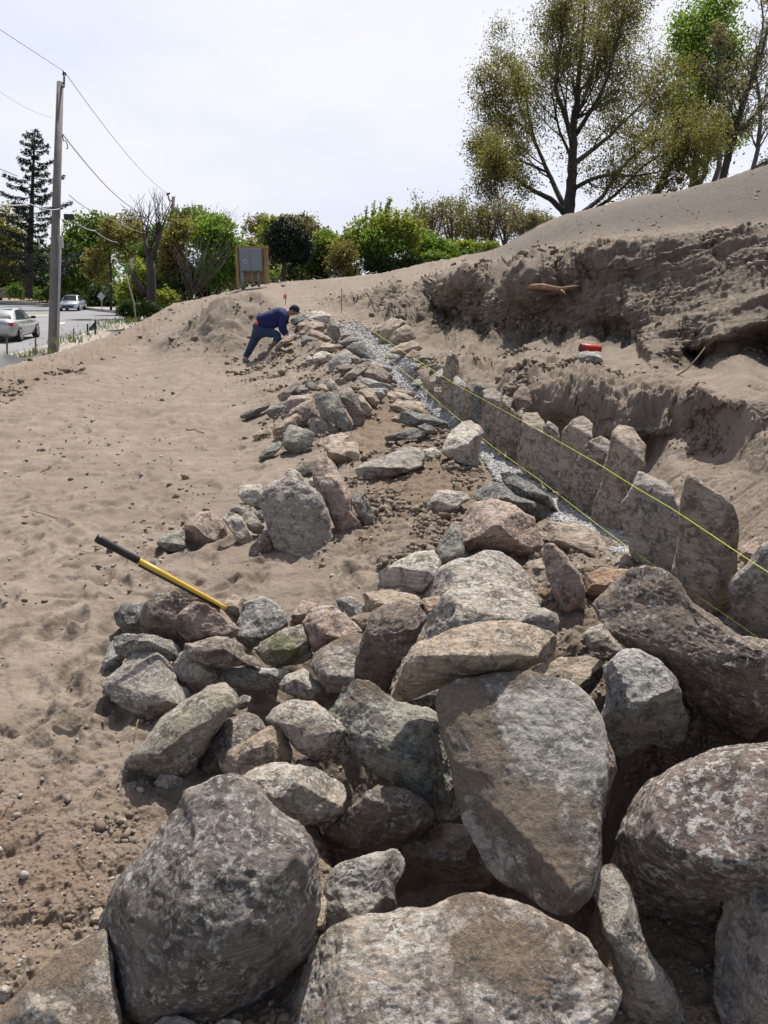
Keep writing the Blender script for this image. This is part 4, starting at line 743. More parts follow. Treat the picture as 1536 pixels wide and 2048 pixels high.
171|flat_stone|g|h.7 f6 e40 t40 g20 T.35 p9 y1296 L0 c5 r.85 q.2 n1|1461,1175 1466,1160 1484,1138 1517,1096 1536,1089 1600,1105 1625,1200 1605,1300 1536,1294 1471,1275 1463,1215|grey standing slab cut off by the right edge of the photo
172|boulder|p|h.4 t66 y1150|1474,1098 1507,1077 1540,1072 1565,1095 1497,1131 1478,1122|flat pinkish stone on the sand behind the nearest slabs
173|boulder|W|h.4|1473,1128 1491,1137 1478,1153 1470,1145|small white stone between the two nearest slabs
174|boulder|w|h.4 t66 y1400|1467,1277 1507,1275 1545,1284 1605,1300 1595,1350 1536,1335 1490,1302|white and brown stone between the long dark slab and the right edge
175|flat_stone|q|h.6 f0 t75 e5 p5|1158,706 1200,704 1206,724 1161,727|small grey stone block under the red speaker
176|boulder|g|h.4 k.93 y2100|1005,1945 1024,1932 1044,1939 1067,1979 1086,2003 1091,2036 1080,2070 1020,2060 1008,2000|dark grey angular chunk resting on the broad pale boulder
180|boulder|W|h.3 t60|307,1571 320,1550 340,1543 370,1560 360,1574 330,1578|half-buried pale stone below the long mossy stone
181|boulder|p|h.3 t50|365,1612 367,1579 400,1574 403,1586 387,1603 372,1620|small pink and white stone left of the big grey boulder's peak
182|boulder|W|h.3 t50|226,1813 230,1753 247,1744 265,1746 247,1785|white stone half hidden by the left side of the big grey boulder
183|boulder|t|h.4|178,1848 187,1819 212,1822 217,1835 195,1850|small sandy stone at the outer left below the white half-hidden one
184|boulder|S|h.1 f10 t68 g-10 T.5 p3 k.93 c3|-25,2090 0,2043 30,1996 83,1943 133,1896 207,1864 225,1910 235,2000 235,2080 120,2130|dirt-covered boulder with a white rim in the bottom left corner
185|boulder|W|h.3|-40,2010 -20,1975 10,1970 35,1985 20,2015|small pale stone cut off at the left edge
186|boulder|W|h.3 t60 k.96 y2110|295,2060 327,2033 353,2028 387,2045 405,2075 330,2100|pale stone tip at the bottom edge under the big grey boulder
187|boulder|W|h.3 t60 k.95 y2110|422,2058 447,2037 480,2044 492,2075 440,2095|second pale stone tip at the bottom edge, nearer the broad boulder
188|flat_stone|t|h.5 k.98|565,693 587,682 592,686 569,697|flat tan stone lying on the slope near the worker's hand
189|flat_stone|t|h.5|516,709 533,699 541,702 522,713|flat stone in the sand at the worker's rear shoe
190|boulder|t|h.4|628,1792 645,1775 653,1800 650,1850 641,1888 622,1892|narrow sandy stone squeezed between big grey boulder and triangular stone
191|boulder|b|h.4|588,1525 615,1517 640,1529 648,1552 605,1556|small reddish stone behind the white-topped block
192|boulder|G|h.5|470,1403 485,1390 503,1393 495,1415 478,1420|small jagged grey stone at the top of the mossy slanting one
193|boulder|t|h.4 y745|1047,776 1055,770 1062,778 1060,790 1050,792|small tan stone behind the pointed brown one
'''
def build_rocks():
    for ln in DATA.strip().splitlines():
        i, nm, mt, op, ou, lb = ln.split('|'); i = int(i); nm = 'standing_stone' if 150 <= i <= 171 else nm
        g = GW if 150 <= i <= 171 else GR if i in (141,142,143,144,145,146,147,148) else GL if 89 <= i <= 102 else GM if (53 <= i <= 88 or 104 <= i <= 132 or i in (188, 189)) else GP
        if i in (172, 173, 175, 193): g = None
        rock(i, nm, mt, op, ou, lb, g)
build_rocks()
# ------------------------------------------------------------------ loose stuff lying on the ground
def scatter(name, mask, count, size_fn, mat, seed, sub=1, flat=(.6, .9), sink=.25, tags=None):
    rng = np.random.RandomState(seed); vis = (Gpx > -60) & (Gpx < 1600) & (Gpy < 2140)
    wgt = (mask * vis).ravel(); idx = rng.choice(len(wgt), count, p=wgt / wgt.sum())
    c = GPt.reshape(-1, 3)[idx]; t = Gt.ravel()[idx]; n, f = ico(sub); k = len(n)
    sz = size_fn(rng, t, count)
    # jittered copies
    base = n[None] * (1 + rng.uniform(-.48, .48, (count, k, 1))) * np.stack([np.ones(count), rng.uniform(.6, 1, count), rng.uniform(*flat, count)], -1)[:, None]
    a, b = rng.uniform(0, 2*np.pi, count), rng.uniform(-.7, .7, count)
    ca, sa, cb, sb = np.cos(a), np.sin(a), np.cos(b), np.sin(b)
    x, y, z = base[..., 0], base[..., 1], base[..., 2]
    y, z = y * cb[:, None] - z * sb[:, None], y * sb[:, None] + z * cb[:, None]
    x, y = x * ca[:, None] - y * sa[:, None], x * sa[:, None] + y * ca[:, None]
    v = np.stack([x, y, z], -1) * sz[:, None, None] + c[:, None]; v[..., 2] += (sz * (.5 - sink))[:, None]
    F_ = (f[None] + (np.arange(count) * k)[:, None, None]).reshape(-1, 3)
    o = mesh_np(name, v.reshape(-1, 3), F_, mat, smooth=False); tag(o, *tags, kind='stuff'); return o
def bits_mat(name, cols, rough=.9, bump=.4):
    q = NT(name, rough, .25); g = q.n('ShaderNodeNewGeometry'); cr = q.n('ShaderNodeValToRGB'); e = cr.color_ramp.elements
    e[0].color = cols[0] + (1,); e[1].color = cols[-1] + (1,)
    for i, c in enumerate(cols[1:-1]): el = e.new((i + 1) / (len(cols) - 1)); el.color = c + (1,)
    q.l(g.outputs['Random Per Island'], cr.inputs[0]); nse = q.noise(q.coord(), 90, 4, .7)
    return q.done(q.mix(q.rng(nse, .3, .7, 0, .5), cr.outputs[0], (.08, .065, .05)), q.bump(nse, bump, .004))
m_clod = bits_mat('dirt_clods', [(.17,.13,.095), (.23,.185,.14), (.145,.108,.08), (.26,.215,.168)])
m_peb = bits_mat('pebbles', [(.22,.19,.16), (.33,.31,.28), (.14,.11,.09), (.28,.22,.17), (.42,.40,.37)])
m_gravel = bits_mat('gravel', [(.22,.228,.235), (.40,.405,.41), (.15,.15,.155), (.54,.54,.53), (.31,.31,.315)], .85)
nz1 = np.clip(fbm(GPt * np.array([1.3, 1.3, 1.3]), 3, 201) * 2.2 + .35, 0, 1); nz2 = np.clip(fbm(GPt * 3.1, 3, 207) * 3 + .1, 0, 1)
free = (1 - Zg) * (1 - zone(Gpx, Gpy, PIT, 40))
cl_w = (Zb * .9 + Zr * 1.6 + Zd * .6 + Ze * .8 + Zh * .5 + Zc * .35 + .014) * nz1 * nz2 * free
def s_clod(rng, t, n): return np.clip(rng.lognormal(-.35, .55, n), .3, 3.2) * (.0042 * np.maximum(t, 1.8) ** .75)
scatter('dirt_clods', cl_w, 26000, s_clod, m_clod, 5, 1, tags=('small clods of brown dirt crumbled over the sand and berm', 'dirt'))
scatter('lumps_of_dirt', (Zr * 1.5 + Zd * .8 + Zb * .5 + Ze * .6 + Zh * .3 + Zc * .5) * nz1 * nz2 * free, 1100, lambda r, t, n: np.clip(r.lognormal(0, .4, n), .5, 2.4) * .0085 * np.maximum(t, 2) ** .6, m_clod, 6, 1, tags=('bigger broken lumps of dirt lying around the stones and bank', 'dirt'))
scatter('pebbles', (.16 + Zd * .8 + Zb * .5 + Zm * .5) * (nz1 + .15) * free, 9000, lambda r, t, n: np.clip(r.lognormal(-.2, .45, n), .4, 2.5) * (.0030 * np.maximum(t, 1.8) ** .7), m_peb, 7, 1, tags=('scattered small pebbles on the dry sand', 'pebbles'))
scatter('gravel', Zg ** 3, 30000, lambda r, t, n: r.uniform(.7, 1.35, n) * (.0105 + .0009 * t), m_gravel, 8, 1, sink=.1, tags=('pale blue-grey crushed gravel filling the trench beside the standing slabs', 'gravel'))
m_twig = wood_mat('dry_root', (.16, .10, .06), (.26, .18, .11), (3, 3, 3))
# thin dry roots on the sand
mb = MB(); rr_ = random.Random(4)
for x, y, dx, dy in [(168,1622,50,-58),(0,1650,32,-45),(45,1885,60,-45),(272,1475,6,-30),(880,800,60,-30),(60,1025,55,18),(1500,1050,-30,25),(370,860,40,6),(120,930,-40,20),(560,1010,28,-8)]:
    pts = [G(x + dx * k / 4, y + dy * k / 4 + rr_.uniform(-4, 4)) + Vector((0, 0, .012 + .02 * math.sin(k * .8))) for k in range(5)]
    mb.tube(pts, [.0022 * max(1, pts[0].y / 3)] * 5, 5)
o = mb.build('root_scraps', m_twig); tag(o, 'thin dry rootlets strewn over the sand', 'roots', kind='stuff')
# ------------------------------------------------------------------ speaker, root, handle, strings, stakes
m_red = simple('red_fabric', (.38, .018, .012), .55, var=.1, scale=60, bump=.2)
m_redp = simple('red_plastic', (.30, .012, .01), .35, var=.05)
m_dark = simple('dark_rubber', (.012, .012, .013), .5)
t_s = 8.35; c = V(1180, 698, t_s); sp = empty('portable_speaker', V(1180, 707, t_s)); bpy.context.view_layer.update()
def lathe_x(prof, n, cen, ax, name, mat, par):
    ax = ax.normalized(); u = ax.cross(Vector((0, 0, 1))).normalized(); w_ = ax.cross(u); mb = MB()
    v = [cen + ax * a + (u * math.cos(2*math.pi*k/n) + w_ * math.sin(2*math.pi*k/n)) * r for a, r in prof for k in range(n)]
    f = [(i*n+k, i*n+(k+1) % n, (i+1)*n+(k+1) % n, (i+1)*n+k) for i in range(len(prof)-1) for k in range(n)]
    f += [tuple(range(n))[::-1], tuple(range((len(prof)-1)*n, len(prof)*n))]; mb.add(v, f)
    return mb.build(name, mat, par, True, origin=par.location)
ax = Vector((.93, .30, -.09)); Ls = .118; rs = .052
lathe_x([(-Ls*.86, rs*.9), (-Ls*.84, rs), (Ls*.84, rs), (Ls*.86, rs*.9)], 24, c, ax, 'grille', m_red, sp)
for sgn in (-1, 1):
    e = lathe_x([(sgn*Ls*.85, rs*1.02), (sgn*Ls*.97, rs*.98), (sgn*Ls, rs*.86), (sgn*Ls*.985, rs*.8), (sgn*Ls*.93, rs*.76)][::sgn], 24, c, ax, 'end_ring', m_redp, sp)
    lathe_x([(sgn*Ls*.90, rs*.74), (sgn*Ls*.955, rs*.6), (sgn*Ls*.965, rs*.2)][::sgn], 20, c, ax, 'bass_cap', m_dark, sp)
mb = MB(); mb.box(c + Vector((0, -rs*.9, -rs*.45)), (.14, .02, .012), -.3); mb.build('foot_strip', m_redp, sp, origin=sp.location, bevel=.003)
tag(sp, 'red cylindrical portable speaker sitting on a small stone block below the cut bank', 'speaker')
# broken root sticking out of the bank
tr_ = lambda x, y, k=.955: float(D(x, y)) * k
mb = MB(); pts = [V(1036, 569, tr_(1036, 585)), V(1055, 574, tr_(1055, 585)), V(1085, 573, tr_(1085, 585)), V(1120, 579, tr_(1120, 585)), V(1148, 574, tr_(1148, 585, .97)), V(1172, 573, tr_(1168, 585, 1.02))]
mb.tube(pts, [.012, .034, .042, .032, .024, .018], 9); mb.tube([pts[1], V(1060, 563, tr_(1055, 585))], [.015, .004], 6); mb.tube([pts[3], V(1128, 584, tr_(1120, 585, .945)), V(1132, 591, tr_(1120, 585, .94))], [.014, .01, .003], 6)
o = mb.build('tree_root', wood_mat('root_bark', (.16, .085, .05), (.30, .19, .12), (6, 6, 6)), smooth=True, origin=pts[0]); tag(o, 'splintered reddish brown root poking out of the cut bank', 'root')
for (a, lab) in (([(1410,695,6.5),(1395,715,6.45),(1372,740,6.4),(1352,752,6.5)], 'long pale rootlet dangling in front of the dark hollow under the bank shelf'),
                 ([(1300,640,8.1),(1296,610,8.2),(1308,596,8.4)], 'hooked reddish rootlet on the bank face above the shelf')):
    mb = MB(); mb.tube([V(*q) for q in a], .007, 5); o = mb.build('rootlet', m_twig, origin=V(*a[0])); tag(o, lab, 'root')
# tool handle
t0, t1 = 3.50, 3.28
def HP(s): return V(452 + (192 - 452) * s, 1217 + (1075 - 1217) * s, t0 + (t1 - t0) * s)
hd = empty('pickaxe_handle', HP(0)); mb = MB()
mb.tube([HP(.0), HP(.04), HP(.2), HP(.5), HP(.68)], [.0105, .0112, .013, .0142, .015], 14); mb.build('yellow_shaft', simple('yellow_fibreglass', (.52, .33, .035), .38, var=.06, scale=30), hd, True, origin=hd.location)
mb = MB(); mb.tube([HP(.67), HP(.675), HP(.8), HP(.93), HP(.97), HP(1.0)], [.0146, .0167, .017, .0183, .0203, .017], 14); mb.build('grip', m_dark, hd, True, origin=hd.location)
mb = MB(); mb.tube([HP(.05) + Vector((0, -.006, -.009)), HP(.67) + Vector((0, -.008, -.014))], .0076, 8); mb.build('shaft_stripe', m_dark, hd, True, origin=hd.location)
tag(hd, 'yellow tool handle with a black grip slanting up out of the left stone pile', 'tool handle')
# mason's strings
m_str = simple('yellow_string', (.62, .68, .02), .5, var=.05)
WB = [(800,765),(862,797),(905,828),(965,848),(1035,923),(1116,982),(1200,1034),(1250,1064),(1345,1145),(1461,1225),(1540,1290),(1600,1330)]
def wall_t(x): return float(D(x, np.interp(x, [c_[0] for c_ in WB], [c_[1] for c_ in WB])))
up_ = [(683,622,20.0),(725,649,float(D(725,662))*.97),(760,672,float(D(760,690))*.95),(808,704,float(D(808,722))*.93)] + [(x, y, wall_t(x) * (.935 if x < 1190 else .89)) for x, y in ((862,738),(905,765),(950,790),(1005,820),(1060,850),(1130,890),(1200,930),(1270,974),(1345,1018),(1410,1061),(1480,1108),(1540,1147),(1590,1180))]
lw_ = [(683,637,20.0),(725,675,float(D(725,690))*.97),(775,717,float(D(775,730))*.96)] + [(x, y, float(D(x, y + 14)) * .965) for x, y in ((828,760),(900,824),(985,893),(1090,968),(1170,1030),(1240,1083),(1320,1140),(1400,1196),(1470,1243),(1540,1293),(1590,1328))]
for pts_, lab in ((up_, 'upper yellow string stretched along the tops of the standing slabs'), (lw_, 'lower yellow string stretched along the gravel at the feet of the slabs')):
    mb = MB(); P3 = [V(*q) for q in pts_]; mb.tube(P3, [.0022, .0022, .0021, .0020, .0019, .0017] + [.0013] * (len(P3) - 6), 6)
    o = mb.build('mason_string', m_str, smooth=True, origin=P3[0]); tag(o, lab, 'string', 'yellow strings of the wall line')
m_steel = simple('rusty_steel', (.10, .06, .045), .7); m_stake = wood_mat('stake_wood', (.30, .21, .13), (.42, .31, .2))
def post(name, x, y0, y1, t, r, mat, lab, cat='stake', grp=None, lean=0., square=False):
    a, b = V(x, y1, t), V(x + lean, y0, t); mb = MB()
    mb.tube([a - Vector((0, 0, .15)), a, b], r, 4 if square else 8); o = mb.build(name, mat, origin=a); tag(o, lab, cat, grp); return o
post('rebar_stake', 683, 577, 652, 20.0, .010, m_steel, 'thin dark steel rod holding the far ends of the strings')
pp = post('survey_stake', 571, 586, 616, 24, .010, m_steel, 'thin rod with an orange ribbon behind the bent worker')
mb = MB(); mb.box((0, -.02, .33), (.10, .03, .12)); mb.build('ribbon', simple('orange_ribbon', (.55, .14, .05), .6), pp)
post('steel_rod', 656, 590, 612, 30, .012, m_steel, 'thin leaning rod on the sand beyond the far end of the wall', lean=-8)
mb = MB(); a, b = V(618, 620, 18.6), V(668, 648, 18.2); mb.tube([a, b], .022, 4); o = mb.build('wooden_lath', wood_mat('old_lath', (.2, .17, .14), (.3, .26, .22)), origin=a); tag(o, 'grey wooden lath lying across the far wall stones', 'lath')
mb = MB(); a, b = V(628, 706, 16.2), V(624, 674, 16.3); mb.tube([a, b], .035, 4); o = mb.build('wooden_stake', wood_mat('dark_stake', (.10, .09, .07), (.16, .14, .11)), origin=a); tag(o, 'short dark wooden stake upright in the far berm slope', 'stake')
mb = MB(); a, b = V(752, 843, 9.3), V(780, 822, 9.5); mb.tube([a, b], .012, 5); o = mb.build('stick', m_twig, origin=a); tag(o, 'short brown stick lying on the berm near the flat sandy slab', 'stick')
# ------------------------------------------------------------------ road and things along it
RZ = -.85
def on_road(x, y, z=RZ): return V(x, y, T_at_z(y, z))
def flat_poly(name, pts, z, mat, kind='structure'):
    me = bpy.data.meshes.new(name); me.from_pydata([(p.x, p.y, z) for p in pts], [], [tuple(range(len(pts)))]); me.update(); me.materials.append(mat)
    o = bpy.data.objects.new(name, me); sc.collection.objects.link(o); tag(o, kind=kind); return o
def asphalt():
    q = NT('asphalt', .9, .25); co = q.coord(); a = q.noise(co, .25, 5, .6); b = q.noise(co, 40, 3, .7)
    c = q.mix(q.rng(a, .3, .7), (.17, .172, .18), (.215, .215, .22)); c = q.mix(q.rng(b, .4, .7, 0, .3), c, (.10, .10, .105)); return q.done(c, q.bump(b, .2, .01))
near = [on_road(x, y) for x, y in [(-500,830),(-200,770),(0,721),(95,697),(150,679),(235,650),(262,640)]]
far = [on_road(x, y) for x, y in [(420,629),(300,630),(240,627),(200,623),(160,618),(95,612),(0,606),(-200,600),(-600,596)]]
road = flat_poly('road', near + far, RZ, asphalt())
m_conc = simple('concrete', (.25, .215, .175), .9, var=.12, scale=3, bump=.2); m_kerb = simple('kerb_stone', (.34, .33, .31), .85, var=.1, scale=4)
m_grass = simple('verge_grass', (.10, .13, .045), .95, var=.35, scale=2.5, bump=.5); m_mulch = simple('bare_verge', (.20, .15, .10), .95, var=.25, scale=2, bump=.4)
m_verge = simple('dirt_verge', (.20, .165, .11), .95, var=.3, scale=3, bump=.5); m_paint = simple('road_paint', (.62, .62, .60), .8, var=.08, scale=6); m_ypaint = simple('yellow_road_paint', (.55, .42, .12), .8)
def strip(name, line, w0, w1, z0, z1, mat, kind='structure', label=None, cat=None):
    """band between two offsets (metres, to the right of the walking direction) of a ground line"""
    mb = MB(); n = len(line)
    for i, p in enumerate(line):
        d = (line[min(i+1, n-1)] - line[max(i-1, 0)]); d.z = 0; d.normalize(); r = Vector((d.y, -d.x, 0))
        for w_, z in ((w0, z0), (w0, z1), (w1, z1), (w1, z0)):
            q = p + r * w_; mb.v.append((q.x, q.y, z))
    for i in range(n-1):
        for k in range(3): mb.f.append((4*i+k, 4*i+k+1, 4*i+4+k+1, 4*i+4+k))
    o = mb.build(name, mat); tag(o, label, cat, kind=kind); return o
strip('near_kerb', near, 0, .16, RZ - .1, RZ + .13, m_kerb); strip('pavement', near, .165, 1.7, RZ - .1, RZ + .12, m_conc); strip('near_verge', near, 1.705, 6.5, RZ - .2, RZ + .10, m_verge)
strip('far_kerb', far, 0, .3, RZ - .1, RZ + .25, m_kerb); strip('far_pavement', far, .305, 2.2, RZ - .1, RZ + .24, m_conc)
def slope(name, line, w0, w1, z0, z1, mat):
    mb = MB(); n = len(line)
    for i, p in enumerate(line):
        d = (line[min(i+1, n-1)] - line[max(i-1, 0)]); d.z = 0; d.normalize(); r = Vector((d.y, -d.x, 0))
        for k in range(5): q = p + r * (w0 + (w1 - w0) * k / 4); mb.v.append((q.x, q.y, z0 + (z1 - z0) * math.sin(k / 4 * math.pi / 2)))
    for i in range(n-1):
        for k in range(4): mb.f.append((5*i+k, 5*i+k+1, 5*i+5+k+1, 5*i+5+k))
    tag(mb.build(name, mat, smooth=True), kind='structure')
slope('far_verge', far, 2.205, 9, RZ + .22, RZ + .6, m_mulch); slope('far_lawn', far, 9, 60, RZ + .6, RZ + 1.6, simple('far_lawn', (.12, .16, .05), .95, var=.3, scale=.6))
for k, (x0, y0, x1, y1, w_) in enumerate([(116,648.2,129,646.2,1.3),(183,640.2,202,639.2,1.2),(24,664,60,658,1.2)]):
    a, b = on_road(x0, y0), on_road(x1, y1); d = Vector((-.33, .94, 0)); 
    o = mesh_np('lane_marking', [(a.x, a.y, RZ+.004), (b.x, b.y, RZ+.004), (b.x+d.x*w_, b.y+d.y*w_, RZ+.004), (a.x+d.x*w_, a.y+d.y*w_, RZ+.004)], [(0,1,2,3)], m_paint, False); tag(o, kind='structure')
a, b = on_road(-100, 634), on_road(110, 630.5); o = mesh_np('centre_line', [(a.x, a.y, RZ+.004), (b.x, b.y, RZ+.004), (b.x, b.y+1.2, RZ+.004), (a.x, a.y+1.2, RZ+.004)], [(0,1,2,3)], m_ypaint, False); tag(o, kind='structure')
# ---- cars
m_glass = simple('car_glass', (.03, .04, .045), .08, var=.02, spec=.8); m_tyre = simple('tyre', (.02, .02, .02), .85); m_rim = simple('alloy', (.45, .46, .48), .35, .7)
m_tail = simple('tail_light', (.35, .01, .01), .25); m_head = simple('head_light', (.6, .62, .65), .15, spec=.8); m_blk = simple('black_trim', (.02, .02, .022), .5)
def make_car(loc, rz, paint, label):
    """sedan, nose towards +x, origin on the road under its middle"""
    root = empty('parked_car' if False else 'sedan_car', loc, rz); Lc, Wc = 4.7, 1.84
    # stations along x: (x, bottom z, shoulder z, half width at the shoulder, deck z (centre height), roof z or None, roof half width)
    prof = [(-2.35,.42,.72,.70,.78),(-2.28,.30,.88,.80,.97),(-2.0,.24,.93,.88,1.03),(-1.45,.22,.94,.91,1.05),(-.6,.20,.93,.92,1.0),(.3,.20,.91,.92,.98),(1.0,.20,.88,.91,.96),(1.5,.22,.83,.90,.90),(1.95,.24,.76,.86,.83),(2.22,.28,.66,.76,.72),(2.35,.36,.55,.60,.60)]
    mb = MB(); ring = []
    for x, zb, zs, hw, zd in prof:
        zm = (zb + zs) / 2
        ring.append([(x,-hw*.82,zb),(x,-hw*.97,zb+.08),(x,-hw*1.01,zm),(x,-hw*.985,zs-.06),(x,-hw*.93,zs),(x,-hw*.6,zd-.01),(x,0,zd),(x,hw*.6,zd-.01),(x,hw*.93,zs),(x,hw*.985,zs-.06),(x,hw*1.01,zm),(x,hw*.97,zb+.08),(x,hw*.82,zb)])
    n = len(ring[0])
    for r in ring: mb.v += r
    for i in range(len(ring)-1):
        for k in range(n-1): mb.f.append((i*n+k, i*n+k+1, i*n+n+k+1, i*n+n+k))
        mb.f.append((i*n+n-1, i*n, i*n+n, i*n+2*n-1))
    mb.f += [tuple(range(n))[::-1], tuple(range((len(ring)-1)*n, len(ring)*n))]
    body = mb.build('body', paint, root, True)
    # cabin
    cab = [(-1.75,.98,.74,.98,.74),(-1.25,.94,.80,1.30,.62),(-.75,.93,.82,1.43,.585),(-.1,.92,.82,1.46,.58),(.35,.91,.82,1.42,.585),(.85,.90,.80,1.15,.68),(1.25,.89,.76,.93,.73)]
    mb = MB()
    for x, z0, w0, z1, w1 in cab: mb.v += [(x,-w0,z0-.03),(x,-w1-.02,z1-.05),(x,-w1*.9,z1-.005),(x,0,z1+.02),(x,w1*.9,z1-.005),(x,w1+.02,z1-.05),(x,w0,z0-.03)]
    for i in range(len(cab)-1):
        for k in range(6): mb.f.append((i*7+k, i*7+k+1, i*7+7+k+1, i*7+7+k))
    mb.f += [tuple(range(7))[::-1], tuple(range(42, 49))]
    mb.build('cabin', paint, root, True)
    def pane(nm, q):
        c_ = sum((Vector(p) for p in q), Vector()) / 4; nn = (Vector(q[1]) - Vector(q[0])).cross(Vector(q[2]) - Vector(q[0])).normalized()
        if nn.dot(c_ - Vector((0, 0, 1.1))) < 0: nn = -nn
        m2 = MB(); m2.add([Vector(p) + nn * .012 for p in q] + [Vector(p) - nn * .03 for p in q], [(0,1,2,3),(4,7,6,5),(0,4,5,1),(1,5,6,2),(2,6,7,3),(3,7,4,0)]); return m2.build(nm, m_glass, root)
    for s_ in (-1, 1):
        pane('side_window', [(-1.3, s_*.81, .99), (-.28, s_*.835, .98), (-.28, s_*.62, 1.38), (-.85, s_*.625, 1.36)])
        pane('side_window', [(-.22, s_*.835, .98), (.86, s_*.815, .95), (.33, s_*.62, 1.35), (-.22, s_*.62, 1.38)])
        mb = MB(); mb.box((.72, s_*.98, 1.0), (.16, .2, .13), bev=0); mb.build('mirror', m_blk, root, bevel=.03)
        mb = MB(); mb.box((2.12, s_*.66, .64), (.34, .3, .13), -s_*.5); mb.build('headlight', m_head, root, bevel=.03)
        mb = MB(); mb.box((-2.22, s_*.70, .80), (.16, .32, .15), s_*.35); mb.build('tail_light', m_tail, root, bevel=.02)
        for x in (-.9, .15): mb = MB(); mb.box((x, s_*.915, .84), (.2, .04, .03)); mb.build('door_handle', paint, root)
        for x in (-1.42, 1.42):
            mb = MB(); mb.tube([(x, s_*.70, .33), (x, s_*.74, .33), (x, s_*.92, .33), (x, s_*.945, .33)], [.30, .335, .335, .30], 28); wh = mb.build('wheel', m_tyre, root, False)
            mb = MB(); mb.tube([(x, s_*.93, .33), (x, s_*.952, .33)], [.22, .215], 20)
            for k in range(5):
                a_ = k * 2*math.pi/5; mb.tube([(x, s_*.955, .33), (x + .2*math.cos(a_), s_*.955, .33 + .2*math.sin(a_))], [.035, .025], 6)
            mb.build('rim', m_rim, wh)
    pane('windscreen', [(1.2, -.66, .96), (1.2, .66, .96), (.42, .53, 1.42), (.42, -.53, 1.42)])
    pane('rear_window', [(-1.72, -.62, 1.02), (-1.72, .62, 1.02), (-.85, .53, 1.42), (-.85, -.53, 1.42)])
    mb = MB(); mb.box((2.28, 0, .45), (.16, 1.1, .2)); mb.build('grille', m_blk, root, bevel=.02)
    mb = MB(); mb.box((-2.33, 0, .62), (.06, .5, .12)); mb.build('number_plate', m_rim, root)
    tag(root, label, 'car', 'cars on the road'); return root
ca = on_road(14, 680); make_car((ca.x, ca.y + .3, RZ), R(99), simple('silver_paint', (.34, .34, .33), .28, .4, var=.03, coat=1), 'silver sedan cut off by the left edge, driving away on the road')
cb = on_road(134, 622); make_car((cb.x, cb.y + 1.5, RZ), R(-80), simple('pale_blue_paint', (.45, .52, .56), .28, .3, var=.03, coat=1), 'pale blue sedan coming down the road beside the utility pole')
# ---- utility poles
m_pole = wood_mat('weathered_pole', (.13, .117, .105), (.235, .215, .20), (16, 16, .6)); m_cable = simple('cable', (.10, .10, .11), .6); m_alu = simple('grey_metal', (.34, .35, .36), .5, .3)
tp = 28.; pl_ = empty('utility_pole', V(106, 694, tp)); mb = MB()
mb.tube([V(105, 712, tp), V(106, 690, tp), V(112, 430, tp), V(120.5, 165, tp)], [.178, .172, .148, .118], 20); mb.build('pole', m_pole, pl_, True, origin=pl_.location)
mb = MB(); mb.tube([V(128, 172, tp - .1), V(128.5, 146, tp - .1)], .035, 8); mb.tube([V(128.5, 150, tp - .1), V(128.5, 143, tp - .1)], [.07, .05], 10); mb.tube([V(122, 176, tp - .15), V(129, 172, tp - .1)], .04, 6); mb.build('insulator', simple('insulator', (.07, .055, .05), .4), pl_, True, origin=pl_.location)
mb = MB(); mb.tube([V(115.5, 700, tp - .15), V(119, 560, tp - .15), V(121, 440, tp - .15)], .045, 8); mb.build('conduit', m_alu, pl_, True, origin=pl_.location)
mb = MB(); mb.box(V(122, 484, tp - .2), (.14, .12, .42)); mb.build('meter_box', m_alu, pl_, origin=pl_.location, bevel=.01)
mb = MB(); mb.box(V(138, 434, tp - .2), (.34, .2, .2), .5); mb.build('splice_case', m_blk, pl_, origin=pl_.location, bevel=.03)
mb = MB(); lp = [V(125, 270, tp-.1), V(127, 282, tp-.15), V(131, 281, tp-.15), V(135, 290, tp-.15), V(136, 297, tp-.15), V(132, 297, tp-.15)]; mb.tube(lp, .018, 6); mb.tube([V(100, 415, tp-.2), V(112, 417, tp-.25), V(124, 418, tp-.2)], .03, 6); mb.build('cable_loop', m_blk, pl_, origin=pl_.location)
tag(pl_, 'tall weathered wooden utility pole beside the road', 'utility pole')
t2 = 62.; p2 = empty('utility_pole', V(340, 600, t2)); mb = MB(); mb.tube([V(336, 640, t2), V(341, 500, t2), V(347, 394, t2)], [.19, .17, .13], 12); mb.build('pole', wood_mat('brown_pole', (.09, .06, .045), (.15, .105, .08)), p2, True, origin=p2.location)
mb = MB(); mb.tube([V(354, 437, t2-.2), V(354, 436, t2-.2), V(354.5, 416, t2-.2), V(354.5, 415, t2-.2)], [.15, .2, .2, .12], 14); mb.tube([V(355, 416, t2-.2), V(355, 408, t2-.2)], .05, 6); mb.build('transformer', simple('transformer_grey', (.12, .12, .12), .5), p2, True, origin=p2.location)
mb = MB(); mb.tube([V(347, 400, t2), V(339, 402, t2-.1), V(336, 390, t2-.1), V(334, 386, t2-.1)], .06, 6); mb.tube([V(333, 390, t2-.1), V(340, 386, t2-.1)], .07, 6); mb.build('insulator', m_blk, p2, origin=p2.location)
tag(p2, 'distant brown utility pole with a grey can transformer above the bushes', 'utility pole')
def wire(pts, r, lab, sag=0., mat=None):
    mb = MB(); P3 = [V(*q) for q in pts]; out_ = []
    for i in range(len(P3)-1):
        for k in range(8):
            s_ = k / 8; q = P3[i].lerp(P3[i+1], s_); q.z -= sag * 4 * s_ * (1 - s_); out_.append(q)
    out_.append(P3[-1]); mb.tube(out_, r, 5); o = mb.build('power_line', mat or m_cable, origin=P3[0]); tag(o, lab, 'wire', 'overhead wires'); return o
m_w = simple('wire_grey', (.30, .31, .33), .6)
wire([(-60,20,20),(128.5,143,tp-.1)], .011, 'top wire running from the pole head out of the left edge', mat=m_w)
